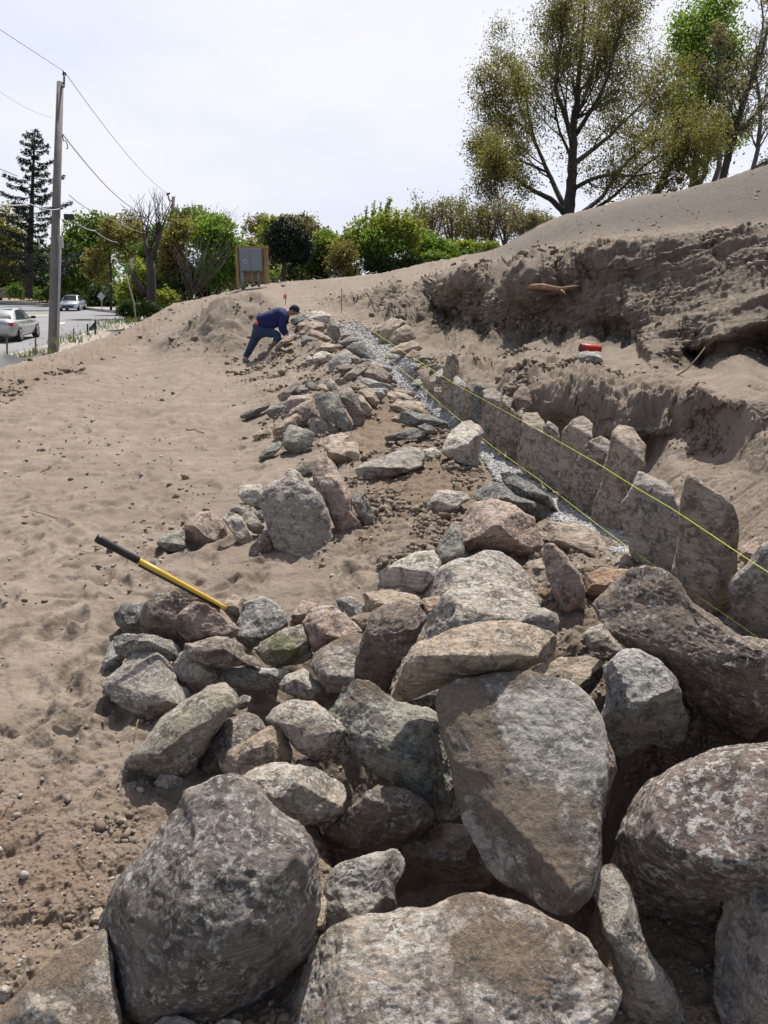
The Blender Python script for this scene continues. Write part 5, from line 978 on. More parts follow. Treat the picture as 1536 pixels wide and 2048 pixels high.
wire([(128.5,143,tp-.1),(335,387,t2-.1)], .013, 'top wire sloping down from the near pole head to the far pole', .5, m_w)
wire([(125,268,tp-.1),(240,398,44),(352,470,t2)], .022, 'thick cable from the near pole down to the trees beyond', .15, m_w)
wire([(-40,330,22),(0,338,23),(35,352,25)], .012, 'short dark cable end at the left edge beside the spruce', mat=m_cable)
wire([(-60,396,20),(60,408,25),(122,417,tp-.1)], .022, 'grey cable bundle reaching the pole from the left at mid height', .1, m_w)
wire([(-60,165,24),(0,183,25.5),(105,236,tp)], .006, 'very thin pale wire from the left edge to the upper pole', .1, m_w)
wire([(138,390,tp-.1),(200,428,38),(300,470,60)], .016, 'thin cable from the pole into the trees above the black splice case', .1, m_w)
wire([(140,436,tp-.1),(190,462,34),(235,485,42)], .022, 'grey cable bundle leaving the black splice case', .1, m_w)
# ---- diamond sign
ts = 72.; sg_ = empty('road_sign', V(203, 628, ts)); mb = MB(); mb.tube([V(203.5, 632, ts), V(203.5, 585, ts)], .04, 6); mb.build('sign_post', m_alu, sg_, origin=sg_.location)
cc = V(202, 592.5, ts - .1); h_ = .38; mb = MB(); mb.add([cc + Vector(q) for q in [(0,0,-h_),(h_,0,0),(0,0,h_),(-h_,0,0),(0,.02,-h_),(h_,.02,0),(0,.02,h_),(-h_,.02,0)]], [(0,1,2,3),(7,6,5,4),(0,4,5,1),(1,5,6,2),(2,6,7,3),(3,7,4,0)]); mb.build('sign_plate', m_alu, sg_, origin=sg_.location)
tag(sg_, 'grey diamond road sign seen from behind near the end of the road', 'road sign')
# ---- silt fence
m_cloth = simple('black_silt_cloth', (.028, .03, .034), .55, var=.3, scale=5, bump=.4); m_post = wood_mat('fence_post', (.12, .09, .07), (.2, .16, .12))
for x, y0, y1, t_, lb in ((14, 676, 712, 17.5, 'thin wooden stake at the left end of the sagging black silt cloth'), (71, 674, 708, 20.5, 'thin wooden stake on the verge left of the utility pole'), (147, 658, 676, 27, 'short dark stake in the grass right of the utility pole')):
    post('fence_stake', x, y0, y1, t_, .022, m_post, lb, 'stake', 'stakes of the silt fence', square=True)
def cloth(rows, name, lab):
    mb = MB(); n = len(rows[0]); 
    for r in rows: mb.v += [V(*q) for q in r]
    for i in range(len(rows)-1):
        for k in range(n-1): mb.f.append((i*n+k, i*n+k+1, i*n+n+k+1, i*n+n+k))
    o = mb.build(name, m_cloth, smooth=True, origin=mb.v[0]); md = o.modifiers.new('s', 'SOLIDIFY'); md.thickness = .012; md2 = o.modifiers.new('b', 'SUBSURF'); md2.levels = 2; md2.render_levels = 2; tag(o, lab, 'silt fence', 'black silt fence cloth'); return o
cloth([[(-40,707,16.2),(-12,712,16.6),(0,711,16.9),(14,705,17.4),(28,712,17.8),(45,716,18.4),(66,713,19.4),(90,702,21)],
       [(-40,722,15.8),(-12,726,16.1),(0,722,16.5),(14,720,17.0),(28,721,17.5),(45,721,18.2),(66,717,19.2),(90,704,20.9)],
       [(-40,745,15.2),(-12,740,15.5),(0,738,15.8),(14,735,16.3),(28,730,17.0),(45,725,18.0),(66,719,19.1),(90,706,20.8)]], 'silt_fence', 'crumpled black silt fence cloth slumped at the left edge of the sand')
cloth([[(176,659,29),(181,653,29),(186,647,29),(190,642,29)], [(180,661,29),(184,658,28.9),(188,655,29),(191,652,29)], [(182,662,29),(185,661,28.8),(189,661,28.9),(191,661,29)]], 'silt_fence', 'small torn black cloth piece stretched between two stakes near the bushes')
for x, y0, y1, lb in ((175, 648, 662, 'left stake of the small torn black cloth'), (190.5, 641, 661, 'right stake of the small torn black cloth')): post('fence_stake', x, y0, y1, 29, .035, m_blk, lb, 'stake', 'stakes of the silt fence', square=True)
post('marker_flag_wire', 158, 680, 687, 22, .012, m_alu, 'tiny pale wire stake on the dirt edge below the pole')
# ---- electric meter board
tb = 33.2; m_ply = wood_mat('yellow_pine', (.25, .17, .07), (.36, .26, .12), (2, 2, 9), .8); m_cab = simple('cabinet_grey', (.165, .19, .22), .45, .1, var=.04); k_ = tb / F
bo = empty('meter_board', V(507, 578, tb)); bo.rotation_euler = (0, 0, 0); O = bo.location
def bx(x0, y0, x1, y1, dz, th): # box from picture extents on the board, dz metres towards the viewer
    a, b = V(x0, y1, tb), V(x1, y0, tb); mb = MB(); mb.box(((a.x+b.x)/2, O.y - dz, (a.z+b.z)/2), (b.x-a.x, th, b.z-a.z)); return mb
for x0, x1 in ((474, 484), (530, 539)):
    bx(x0, 496, x1 - (4 if x0 < 500 else 0), 577 if x0 < 500 else 568, .0, .09).build('frame_post', m_ply, bo, origin=O)
bx(475, 493, 539, 497.5, .04, .14).build('top_rail', m_ply, bo, origin=O)
for j in range(9):
    y = 499.5 + j * 7.2
    bx(479, y, 537, y + 6.7, -.07, .03).build('plank', m_ply, bo, origin=O)
cabn = bx(484, 498, 528, 542, .16, .22).build('cabinet', m_cab, bo, origin=O, bevel=.01)
for x0, x1 in ((485.5, 504.5), (505.5, 527)): bx(x0, 500, x1, 540.5, .28, .02).build('cabinet_door', m_cab, cabn, origin=O)
mc = V(495.5, 524, tb); mb = MB(); mb.tube([(mc.x, O.y-.27, mc.z), (mc.x, O.y-.34, mc.z)], [.085, .085], 20); me_ = mb.build('meter', simple('meter_ring', (.5, .52, .54), .3, .3), bo, origin=O)
mb = MB(); mb.tube([(mc.x, O.y-.342, mc.z), (mc.x, O.y-.37, mc.z)], [.06, .05], 18); mb.build('meter_glass', simple('meter_face', (.09, .10, .11), .15), bo, origin=O)
for x, yb, r_ in ((488, 577, .09), (507, 569, .045), (519, 569, .05)):
    a, b = V(x, yb, tb), V(x, 540, tb); mb = MB(); mb.tube([(a.x, O.y-.16, a.z-.1), (b.x, O.y-.16, b.z+.02)], r_, 12); mb.build('conduit', m_cab, bo, True, origin=O)
tag(bo, 'grey electric meter cabinet on a yellow plank frame at the top of the sand slope', 'meter board')
# ---- far buildings glimpsed between the trees
m_hw = simple('white_siding', (.50, .50, .48), .8, var=.06); m_rf = simple('grey_roof', (.13, .13, .14), .8); m_win = simple('window_dark', (.04, .05, .06), .2)
def house(px_, yb, t_, w_, h_, d_, lab, wall=m_hw):
    b = V(px_, yb, t_); r = empty('house', b, .2); mb = MB(); mb.box((0, 0, h_/2), (w_, d_, h_)); mb.build('wall', wall, r)
    mb = MB(); mb.prism([(-w_/2-.4, h_-.05), (w_/2+.4, h_-.05), (0, h_ + w_*.28)], -d_/2-.3, d_/2+.3); mb.build('roof', m_rf, r)
    for x in (-w_*.3, 0, w_*.3): mb = MB(); mb.box((x, -d_/2-.03, h_*.55), (w_*.12, .06, h_*.35)); mb.build('window', m_win, r)
    tag(r, lab, 'house'); return r
house(228, 618, 105, 5, 2.6, 6, 'small white house glimpsed through the trees at the end of the road')
house(95, 592, 125, 8, 3, 7, 'pale house glimpsed under the trees beyond the road, right of the spruce')
wl = V(5, 596, 95); r = empty('garden_wall', wl); 
mb = MB(); mb.box((0, 0, .5), (3.4, .5, 1.0)); mb.build('wall_block', simple('wall_brown', (.18, .14, .12), .9, var=.2, scale=2), r); mb = MB(); mb.box((0, 0, 1.1), (3.7, .7, .18)); mb.build('coping', m_conc, r)
tag(r, 'low brown garden wall on the far side of the road at the left edge', 'wall')
# ------------------------------------------------------------------ trees and bushes
def leaves(name, centers, size, mat, parent=None, seed=1, spread=.3, per=1, aspect=.6, droop=0.):
    rng = np.random.RandomState(seed); c = np.repeat(np.asarray(centers, float), per, 0); n = len(c)
    c = c + rng.normal(0, 1, (n, 3)) * spread; s = size * rng.uniform(.55, 1.35, n)
    a = rng.normal(0, 1, (n, 3)); a /= np.linalg.norm(a, axis=1, keepdims=True); b = np.cross(a, rng.normal(0, 1, (n, 3))); b /= np.linalg.norm(b, axis=1, keepdims=True) + 1e-9
    a = a * s[:, None] * .5; b = b * s[:, None] * .5 * aspect; k = np.cross(a, b); k *= (.25 / (np.linalg.norm(k, axis=1, keepdims=True) + 1e-9)) * s[:, None] * .5
    v = np.stack([c - a, c + b + k, c + a, c - b + k], 1).reshape(-1, 3); f = np.arange(4 * n).reshape(-1, 4)
    return mesh_np(name, v, f, mat, smooth=False, parent=parent, origin=list(wloc(parent)) if parent is not None else list(c.mean(0)))
def blob_pts(blobs, n, seed, clump=.35, shell=.5):
    """points in ellipsoids (col,row,rx,ry pixels, distance), gathered into clumps"""
    rng = np.random.RandomState(seed); out_ = []; vol = np.array([b[2] * b[3] for b in blobs], float); vol /= vol.sum()
    for (x, y, rx, ry, t), w_ in zip(blobs, vol):
        m = max(8, int(n * w_)); nc = max(5, m // 26); u = rng.normal(0, 1, (nc, 3)); u /= np.linalg.norm(u, axis=1, keepdims=True)
        rad = (rng.uniform(0, 1, nc) ** shell)[:, None]; cen = P(x, y, t); k = t / F; ax = np.array([rx * k, (rx + ry) * .5 * k * .8, ry * k])
        lump = 1 + .45 * fbm(u * 2.2 + seed, 2, seed)[:, None]
        cc = cen + u * rad * ax * lump; j = rng.randint(0, nc, m); q = rng.normal(0, 1, (m, 3)) * (clump * min(ax)) * rng.uniform(.2, .8, (nc, 1))[j]
        out_.append(cc[j] + q * np.array([1.15, 1.15, .8]))
    return np.concatenate(out_)
def grow(mb, p, d, length, r, lvl, rng, tips, up=.12, wig=.25, kids=(3, 5), shrink=.62, minr=.006, start=.25, nseg=5, sides=5, spread=(.45, .95)):
    pts = [p.copy()]; rad = [r]; q = p.copy(); dd = d.normalized()
    for s_ in range(nseg):
        dd = (dd + Vector((rng.gauss(0, wig), rng.gauss(0, wig), rng.gauss(0, wig) + up)) * .5).normalized(); q = q + dd * (length / nseg)
        pts.append(q.copy()); rad.append(max(minr, r * (1 - .75 * (s_ + 1) / nseg)))
    mb.tube(pts, rad, sides if lvl > 1 else 3, cap=False)
    if lvl <= 1: tips += [(pts[k], dd) for k in range(2, len(pts))]
    if lvl > 0:
        for k in range(rng.randint(*kids)):
            f_ = rng.uniform(start, 1.); i = min(int(f_ * nseg), nseg - 1); b = pts[i].lerp(pts[i+1], f_ * nseg - i); ax = (pts[i+1] - pts[i]).normalized()
            side = ax.cross(Vector((rng.gauss(0, 1), rng.gauss(0, 1), rng.gauss(0, 1)))).normalized(); a = rng.uniform(*spread)
            grow(mb, b, ax * math.cos(a) + side * math.sin(a), length * shrink * rng.uniform(.7, 1.15) * (1 - .35 * f_), max(minr, rad[i] * .6), lvl - 1, rng, tips, up, wig, kids, shrink, minr, start, nseg, sides, spread)
def limb_tree(name, t, limbs, seed, lvl, leaf, label, cat='tree', bark=None, group=None, up=.12, kids=(3, 5), base=None, trunk_n=9, minr=.008, sub=.55, wig=.25, gen_from=.3, per_limb=None, spread=(.45, .95)):
    """limbs: list of [(col,row,depth offset,radius m)...]; side branches grow from them"""
    rng = random.Random(seed); b0 = limbs[0][0]; root = empty(name, V(b0[0], b0[1], t + b0[2])); mb = MB(); tips = []
    for L_ in limbs:
        pts = [V(x, y, t + o) for x, y, o, r in L_]; rad = [q[3] for q in L_]
        # smooth the polyline a little
        P2, R2 = [], []
        for i in range(len(pts) - 1):
            for s_ in range(4):
                f_ = s_ / 4; a, b = pts[max(i-1, 0)], pts[min(i+2, len(pts)-1)]; p1, p2_ = pts[i], pts[i+1]
                q = .5 * ((2*p1) + (p2_-a)*f_ + (2*a-5*p1+4*p2_-b)*f_*f_ + (-a+3*p1-3*p2_+b)*f_**3) + Vector((rng.gauss(0, .02), rng.gauss(0, .02), 0)); P2.append(q); R2.append(rad[i]*(1-f_)+rad[i+1]*f_)
        P2.append(pts[-1]); R2.append(rad[-1]); mb.tube(P2, R2, trunk_n, cap=True)
        tot = sum((P2[i+1]-P2[i]).length for i in range(len(P2)-1)); nb = per_limb if per_limb else max(3, int(tot * 2.2))
        for k in range(nb):
            f_ = rng.uniform(gen_from, 1.) if L_[0][3] > .15 else rng.uniform(.2, 1.); i = min(int(f_ * (len(P2)-1)), len(P2)-2); ax = (P2[i+1]-P2[i]).normalized()
            side = ax.cross(Vector((rng.gauss(0, 1), rng.gauss(0, 1), rng.gauss(0, .6)))).normalized(); a = rng.uniform(*spread)
            grow(mb, P2[i], ax*math.cos(a)+side*math.sin(a), sub * tot * rng.uniform(.35, .75) * (1.15 - .6*f_), max(minr, R2[i]*.42), lvl, rng, tips, up, wig, kids, minr=minr)
    mb.build('trunk', bark, root, True, origin=root.location)
    if leaf:
        cnt, sz, mat, spr = leaf; r2 = np.random.RandomState(seed); tp_ = np.array([p[:] for p, d in tips]); idx = r2.randint(0, len(tp_), cnt)
        leaves('crown', tp_[idx], sz, mat, root, seed, spr)
    tag(root, label, cat, group); return root
m_bark = simple('dark_bark', (.045, .037, .03), .9, var=.3, scale=6, bump=.5); m_bark2 = simple('grey_bark', (.12, .10, .085), .9, var=.25, scale=6, bump=.4); m_bpale = simple('pale_bark', (.30, .27, .23), .9)
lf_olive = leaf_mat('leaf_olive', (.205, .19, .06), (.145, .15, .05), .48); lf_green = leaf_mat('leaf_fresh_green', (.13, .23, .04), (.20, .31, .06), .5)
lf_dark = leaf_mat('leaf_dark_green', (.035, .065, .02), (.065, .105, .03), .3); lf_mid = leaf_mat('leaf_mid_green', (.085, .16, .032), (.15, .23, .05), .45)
lf_yel = leaf_mat('leaf_yellow_green', (.21, .27, .05), (.28, .32, .07), .5); lf_brn = leaf_mat('leaf_bronze', (.20, .165, .06), (.19, .21, .065), .48); lf_conif = leaf_mat('needles', (.012, .022, .014), (.022, .036, .022), .1)
lf_bud = leaf_mat('leaf_bud', (.22, .20, .12), (.17, .165, .08), .4)
TT = 36.
limb_tree('broad_tree', TT, [
  [(1135,440,0,0.322),(1140,400,0,0.260),(1143,350,0,0.223),(1146,300,0,0.192),(1149,240,0,0.161),(1156,170,0,0.118),(1162,100,0,0.081),(1168,20,0,0.043),(1170,-40,0,0.019)],
  [(1128,425,-.2,0.149),(1100,398,-1,0.118),(1060,378,-1.8,0.081),(1030,355,-2.4,0.056),(1005,345,-2.8,0.031),(975,355,-3,0.019)],
  [(1128,415,.2,0.136),(1108,370,.8,0.112),(1085,320,1.4,0.093),(1068,275,1.8,0.074),(1058,230,2,0.056),(1050,180,2.2,0.031),(1040,130,2.4,0.019)],
  [(1143,290,0,0.124),(1130,230,-.6,0.105),(1112,180,-1.2,0.087),(1116,130,-1.5,0.062),(1124,70,-1.8,0.043),(1120,10,-2,0.025)],
  [(1072,290,1.6,0.062),(1045,250,1.2,0.050),(1010,235,.8,0.037),(980,200,.6,0.025),(962,170,.5,0.012)],
  [(1095,345,.6,0.062),(1050,325,-.4,0.050),(1000,315,-1,0.037),(960,300,-1.4,0.019)],
  [(1145,330,0,0.136),(1185,300,1,0.105),(1225,265,1.8,0.087),(1262,230,2.3,0.062),(1300,190,2.6,0.043),(1330,150,2.8,0.025)],
  [(1140,385,.2,0.112),(1175,362,-.8,0.093),(1220,350,-1.6,0.074),(1265,352,-2.2,0.050),(1310,345,-2.6,0.031),(1370,330,-2.8,0.019)],
  [(1152,270,0,0.112),(1180,225,-.8,0.093),(1205,180,-1.4,0.074),(1225,120,-1.8,0.050),(1240,60,-2,0.031),(1250,0,-2,0.019)],
  [(1150,240,0,0.093),(1175,180,.8,0.074),(1190,110,1.2,0.056),(1200,40,1.5,0.031),(1210,-30,1.6,0.019)],
  [(1165,425,1,0.124),(1205,392,1.6,0.105),(1240,340,2.2,0.087),(1285,300,2.8,0.068),(1330,265,3.2,0.050),(1385,250,3.5,0.025)],
  [(1180,425,-.6,0.093),(1230,390,-1.4,0.074),(1290,330,-2,0.056),(1350,300,-2.4,0.037),(1410,285,-2.6,0.019)]],
  11, 2, (85000, .098, lf_olive, .27), 'large broad-crowned tree with sparse olive young leaves behind the gravel mound', bark=m_bark, up=.14, sub=.60, kids=(4, 6), minr=.010, per_limb=13)
_bt = bpy.data.objects['broad_tree']; leaves('foliage', blob_pts([(1150,150,120,150,36),(1060,190,80,100,36),(1030,290,75,75,36),(1250,190,100,110,36.5),(1190,330,110,60,36),(1320,280,90,60,36),(1170,30,90,70,36)], 15000, 91, .4, .6), .10, lf_olive, _bt, 91, .05)
rb = random.Random(9)
limb_tree('maple_tree', 42., [[(1380,400,0,.24),(1392,330,0,.2),(1398,250,0,.17),(1402,180,0,.14),(1408,120,0,.10),(1425,60,0,.06),(1440,20,0,.03)],
  [(1400,230,0,.12),(1430,190,-.5,.10),(1455,140,-1,.07),(1470,90,-1.2,.04)],[(1402,180,0,.10),(1380,130,.6,.08),(1368,80,1,.05),(1365,40,1.2,.03)],[(1398,260,0,.10),(1370,225,-1,.07),(1350,190,-1.6,.04)],[(1395,330,0,.1),(1430,290,.6,.07),(1465,270,1,.04)]],
  12, 2, (15000, .19, lf_green, .42), 'slim maple with bright green leaf clusters right of the broad tree', bark=m_bark, sub=.34, minr=.012)
limb_tree('slender_tree', 37., [[(1440,380,0,.20),(1452,330,0,.17),(1468,270,0,.15),(1485,210,0,.13),(1508,150,0,.11),(1530,80,0,.08),(1550,0,0,.04)],[(1470,270,0,.08),(1500,240,.5,.06),(1540,200,.8,.04)],[(1455,330,0,.08),(1470,280,-.4,.06),(1480,220,-.6,.04),(1475,160,-.8,.02)]],
  13, 2, (2600, .12, lf_bud, .16), 'dark slender nearly bare tree leaning out of the right edge', bark=m_bark, sub=.36, minr=.010)
limb_tree('slender_tree', 39., [[(1425,375,0,.15),(1440,320,0,.12),(1432,260,0,.10),(1440,200,0,.08),(1436,140,0,.05),(1440,90,0,.03)],[(1440,320,0,.07),(1425,280,.3,.05),(1412,240,.5,.03)]],
  14, 2, (2600, .13, lf_bud, .18), 'thin budding tree between the maple and the leaning dark tree', bark=m_bark2, sub=.4, minr=.010)
limb_tree('forked_tree', 34., [[(1305,400,0,.2),(1325,362,0,.17),(1345,320,0,.13),(1352,270,0,.10),(1360,220,0,.06)],[(1398,372,1,.13),(1412,340,1,.11),(1418,300,1,.08),(1428,250,1,.05)],[(1402,372,1,.12),(1380,350,1,.09),(1360,325,1,.05)]],
  15, 2, (1800, .13, lf_olive, .2), 'low forked dark trunks just behind the crest of the gravel mound', bark=m_bark, sub=.35, minr=.010)
limb_tree('slender_tree', 40., [[(1500,365,0,.14),(1515,300,0,.11),(1520,220,0,.09),(1512,140,0,.07),(1525,60,0,.05),(1520,-20,0,.03)],[(1520,220,0,.06),(1545,170,0,.04)],[(1495,345,0,.09),(1530,325,0,.07),(1570,318,0,.05)]],
  16, 2, (2600, .13, lf_bud, .2), 'bare-topped tree against the right edge with reddish buds', bark=m_bark2, sub=.36, minr=.010)
# row of budding trees behind the hedge
for k, (x, y0, y1, t_, ml) in enumerate([(862,402,520,60,lf_bud),(905,398,520,62,lf_olive),(940,400,515,60,lf_olive),(978,412,512,61,lf_bud),(1010,400,500,60,lf_bud),(1048,420,490,58,lf_bud),(1080,430,480,59,lf_bud),(835,425,520,64,lf_bud)]):
    rr2 = random.Random(40 + k); limbs = [[(x, y1 + 20, 0, .15), (x + rr2.uniform(-3, 3), (y0+y1)/2 + 10, 0, .12), (x + rr2.uniform(-8, 8), y0 + 12, 0, .04)]]
    for s_ in (-1, 1, -1, 1): limbs.append([(x, y1 - rr2.uniform(0, 30), 0, .09), (x + s_*rr2.uniform(8, 18), (y0+y1)/2 - rr2.uniform(0, 15), rr2.uniform(-1, 1), .06), (x + s_*rr2.uniform(12, 28), y0 + rr2.uniform(0, 25), rr2.uniform(-1, 1), .03)])
    limb_tree('budding_tree', t_, limbs, 60 + k, 1, (2300, .17, ml, .28), ['hazy budding tree directly right of the tall hedge shoots', 'budding olive tree, second of the row behind the hedge', 'olive-brown budding tree in the middle of the row behind the hedge', 'bare-branched budding tree right of the olive-brown one', 'thinly leaved tree fourth from the right in the row behind the hedge', 'pale twiggy tree near the foot of the gravel mound', 'small twiggy tree touching the gravel mound and the broad tree', 'faint budding tree behind the tallest hedge shoots'][k], bark=m_bark2, group='budding trees behind the hedge', sub=.5, minr=.016, per_limb=7)
# spruce
def conifer(x, y0, y1, t_, wpx, seed, label):
    rng = np.random.RandomState(seed); b = V(x - 6, y1, t_); top = V(x + 8, y0, t_); root = empty('spruce_tree', b); mb = MB(); H_ = (top - b).length
    mb.tube([b - Vector((0, 0, .5)), b.lerp(top, .3), b.lerp(top, .6), top], [.38, .3, .18, .04], 10); pts = []; k = t_ / F
    rr = random.Random(seed)
    for i in range(66):
        f_ = .10 + .90 * (i / 66) ** .9; c = b.lerp(top, f_); a = i * 2.4 + rr.uniform(-.4, .4); ln = wpx * k * .5 * ((1 - f_) ** .75 + .09) * rr.uniform(.4, 1.25)
        d = Vector((math.cos(a), math.sin(a), 0)); seg = [c + d * ln * s_ + Vector((0, 0, -.30 * ln * s_ + .42 * ln * s_ * s_ + rr.uniform(-.03, .03))) for s_ in (0, .25, .5, .75, 1)]
        mb.tube(seg, [.06 * (1 - f_) + .02, .04, .03, .02, .012], 4, cap=False)
        m = int(18 + ln * 62); s_ = rng.uniform(.12, 1, m) ** .75; idx = np.clip(s_ * 4, 0, 3.999); i0 = idx.astype(int); S = np.array([q[:] for q in seg]); q = S[i0] * (1 - (idx - i0))[:, None] + S[i0 + 1] * (idx - i0)[:, None]
        sd_ = np.array([-d.y, d.x, 0]); wdt = (.16 + .34 * ln * (1 - s_) * s_ * 1.6); q = q + sd_ * (rng.uniform(-1, 1, m) * wdt)[:, None] + np.stack([np.zeros(m), np.zeros(m), -rng.uniform(0, .32, m) ** 1.3], -1); pts.append(q)
    mb.build('trunk', m_bark, root, True, origin=root.location)
    leaves('crown', np.concatenate(pts), .30, lf_conif, root, seed, .07, aspect=.32); tag(root, label, 'tree'); return root
conifer(62, 258, 585, 76., 205, 3, 'tall dark ragged spruce behind the road at the left')
def bush(name, label, blobs, n, size, mat, seed, stems=None, group=None, cat='bush', clump=.35, bark=None, shell=.5, mats2=None):
    t0_ = blobs[0][4]; xb = blobs[0][0]; yb = max(b[1] + b[3] for b in blobs); root = empty(name, V(xb, yb, t0_))
    leaves('foliage', blob_pts(blobs, n, seed, clump, shell), size, mat, root, seed, size * .35)
    if mats2:
        for (m2, bl2, n2) in mats2: leaves('foliage_patch', blob_pts(bl2, n2, seed + 7, clump, shell), size, m2, root, seed + 7, size * .35)
    if stems:
        mb = MB()
        for st in stems: mb.tube([V(x, y, t0_ + o) for x, y, o, r in st], [q[3] for q in st], 6)
        mb.build('trunk', bark or m_bark, root, True, origin=root.location)
    tag(root, label, cat, group); return root
GB = 'trees and bushes beyond the road'
bush('street_tree', 'big green leafy tree over the far end of the road', [(180,480,58,48,92),(150,520,50,45,90),(205,455,35,32,92),(185,545,60,35,90),(135,560,35,35,92)], 16000, .42, lf_mid, 21, [[(175,640,0,.35),(176,560,0,.3),(180,470,0,.12)]], GB, 'tree')
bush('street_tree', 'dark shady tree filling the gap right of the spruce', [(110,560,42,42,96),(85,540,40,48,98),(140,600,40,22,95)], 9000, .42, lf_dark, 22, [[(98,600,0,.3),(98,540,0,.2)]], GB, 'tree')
bush('street_tree', 'brownish olive tree at the left edge behind the spruce', [(10,470,60,60,100),(-20,500,50,70,100),(30,530,40,45,99)], 9000, .42, lf_olive, 23, [[(0,600,0,.3),(0,500,0,.2)]], GB, 'tree')
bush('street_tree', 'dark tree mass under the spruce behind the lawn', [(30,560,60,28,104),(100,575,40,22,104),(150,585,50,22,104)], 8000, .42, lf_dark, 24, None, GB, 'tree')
bush('street_tree', 'small dark tree behind the diamond sign', [(193,598,20,28,80),(225,600,26,24,80)], 3500, .32, lf_dark, 25, [[(228,628,0,.2),(228,590,0,.12)]], GB, 'tree')
bush('round_shrub', 'bright green clipped shrub on the lawn at the far left', [(30,582,20,13,88)], 1500, .22, lf_mid, 26, None, GB)
bush('round_shrub', 'wide light green shrub on the lawn just left of the utility pole', [(72,588,30,13,90)], 1800, .24, lf_mid, 27, None, GB)
bush('street_tree', 'orange-tinged young tree between the green tree and the bare saplings', [(195,520,30,24,58),(232,475,30,26,58),(250,500,24,30,58),(185,548,26,14,58),(215,450,16,18,58),(270,470,18,26,58)], 5600, .22, lf_brn, 28, [[(222,620,0,.1),(222,540,0,.08),(215,480,0,.04)]], GB, 'tree', clump=.5)
bush('street_tree', 'hazy tree with pale new leaves behind the orange-tinged one', [(262,460,24,34,66),(275,500,30,40,66)], 4200, .22, lf_bud, 29, None, GB, 'tree', clump=.5)
# thicket left of the meter board
GT = 'bushes of the thicket by the meter board'
bush('thicket_bush', 'bright green leafy bush immediately left of the meter board', [(430,480,42,40,44),(460,500,36,38,44),(400,470,34,34,45),(440,540,45,40,44),(480,530,22,36,45)], 13000, .20, lf_green, 31, [[(440,590,0,.06),(430,500,0,.04)]], GT)
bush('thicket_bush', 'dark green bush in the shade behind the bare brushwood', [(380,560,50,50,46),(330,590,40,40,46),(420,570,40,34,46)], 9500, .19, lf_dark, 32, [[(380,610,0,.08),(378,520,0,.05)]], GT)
bush('thicket_bush', 'bronze-leaved bush beside the pollarded trunk', [(345,500,26,48,43),(362,460,24,30,43),(335,540,24,26,43)], 5200, .17, lf_brn, 33, [[(350,610,0,.06),(352,480,0,.04)]], GT, clump=.45)
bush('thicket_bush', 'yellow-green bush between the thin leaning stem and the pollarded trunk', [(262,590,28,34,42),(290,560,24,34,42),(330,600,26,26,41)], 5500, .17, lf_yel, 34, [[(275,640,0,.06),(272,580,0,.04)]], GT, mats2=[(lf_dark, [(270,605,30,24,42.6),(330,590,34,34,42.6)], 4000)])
bush('thicket_bush', 'dark green low bush where the thicket meets the road', [(262,622,26,20,40),(300,618,24,16,39)], 4200, .14, lf_dark, 35, [[(265,640,0,.04),(265,610,0,.03)]], GT)
bush('thicket_bush', 'green bush behind the bright one with bronze tips', [(395,440,36,24,52),(360,445,26,22,52),(440,450,30,20,52)], 4500, .2, lf_mid, 36, None, GT, mats2=[(lf_brn, [(372,450,22,20,51)], 900)])
bush('thicket_bush', 'mid green bush closing the gap behind the pollarded trunk', [(300,520,40,40,54),(330,480,36,34,54),(280,560,34,30,54),(340,550,40,36,54)], 8000, .24, lf_mid, 37, None, GT)
bush('thicket_bush', 'olive bush behind the meter board posts', [(500,520,26,40,50),(520,545,30,26,50),(470,560,24,24,50)], 4500, .22, lf_olive, 38, None, GT)
def shoots(name, label, base, n, t_, x0, x1, ytop, seed, r=.018, group=None, bark=m_bark2, fork=None):
    rng = random.Random(seed); bx_, by_ = base; root = empty(name, V(bx_, by_, t_)); mb = MB()
    for k in range(n):
        xe = rng.uniform(x0, x1); ye = ytop + rng.uniform(0, 45); s0 = rng.choice(fork) if fork else (bx_ + rng.uniform(-8, 8), by_)
        p0 = V(*s0, t_); p2 = V(xe, ye, t_ + rng.uniform(-.8, .8)); p1 = p0.lerp(p2, .5) + Vector((rng.uniform(-.15, .15), rng.uniform(-.2, .2), -.1)); mb.tube([p0, p1, p2], [r, r*.7, r*.3], 5)
        for j in range(3):
            a = p1.lerp(p2, rng.uniform(0, .8)); mb.tube([a, a + Vector((rng.uniform(-.35, .35), rng.uniform(-.3, .3), rng.uniform(.3, .7)))], [r*.4, r*.2], 4)
    return root, mb
r_, mb = shoots('pollarded_tree', '', (303, 625), 26, 40., 238, 352, 382, 5, .030, fork=[(286,470),(290,482),(316,468),(312,480),(300,500),(322,478)])
mb.tube([V(303,632,40), V(303,590,40), V(302,540,40), V(300,515,40)], [.28,.24,.22,.2], 10); mb.tube([V(302,525,40), V(293,495,40), V(288,470,40.1)], [.17,.13,.08], 8); mb.tube([V(301,522,40), V(313,492,39.9), V(320,465,39.8)], [.17,.12,.07], 8)
mb.tube([V(290,590,41), V(268,555,41.5), V(262,520,42)], [.2,.17,.12], 8); mb.build('trunk', m_bark, r_, True, origin=r_.location); tag(r_, 'pollarded tree with a thick dark forked trunk and many upright bare shoots', 'tree')
r_, mb = shoots('bare_shoots', '', (385, 590), 34, 42., 340, 470, 470, 6, .016); mb.build('trunk', m_bark2, r_, True, origin=r_.location); tag(r_, 'tangle of bare grey brushwood in front of the dark green bush', 'bush')
r_, mb = shoots('bare_shoots', '', (420, 480), 26, 50., 368, 500, 402, 7, .020); mb.build('trunk', m_bark2, r_, True, origin=r_.location); tag(r_, 'upright bare shoots standing above the bright green bush', 'bush')
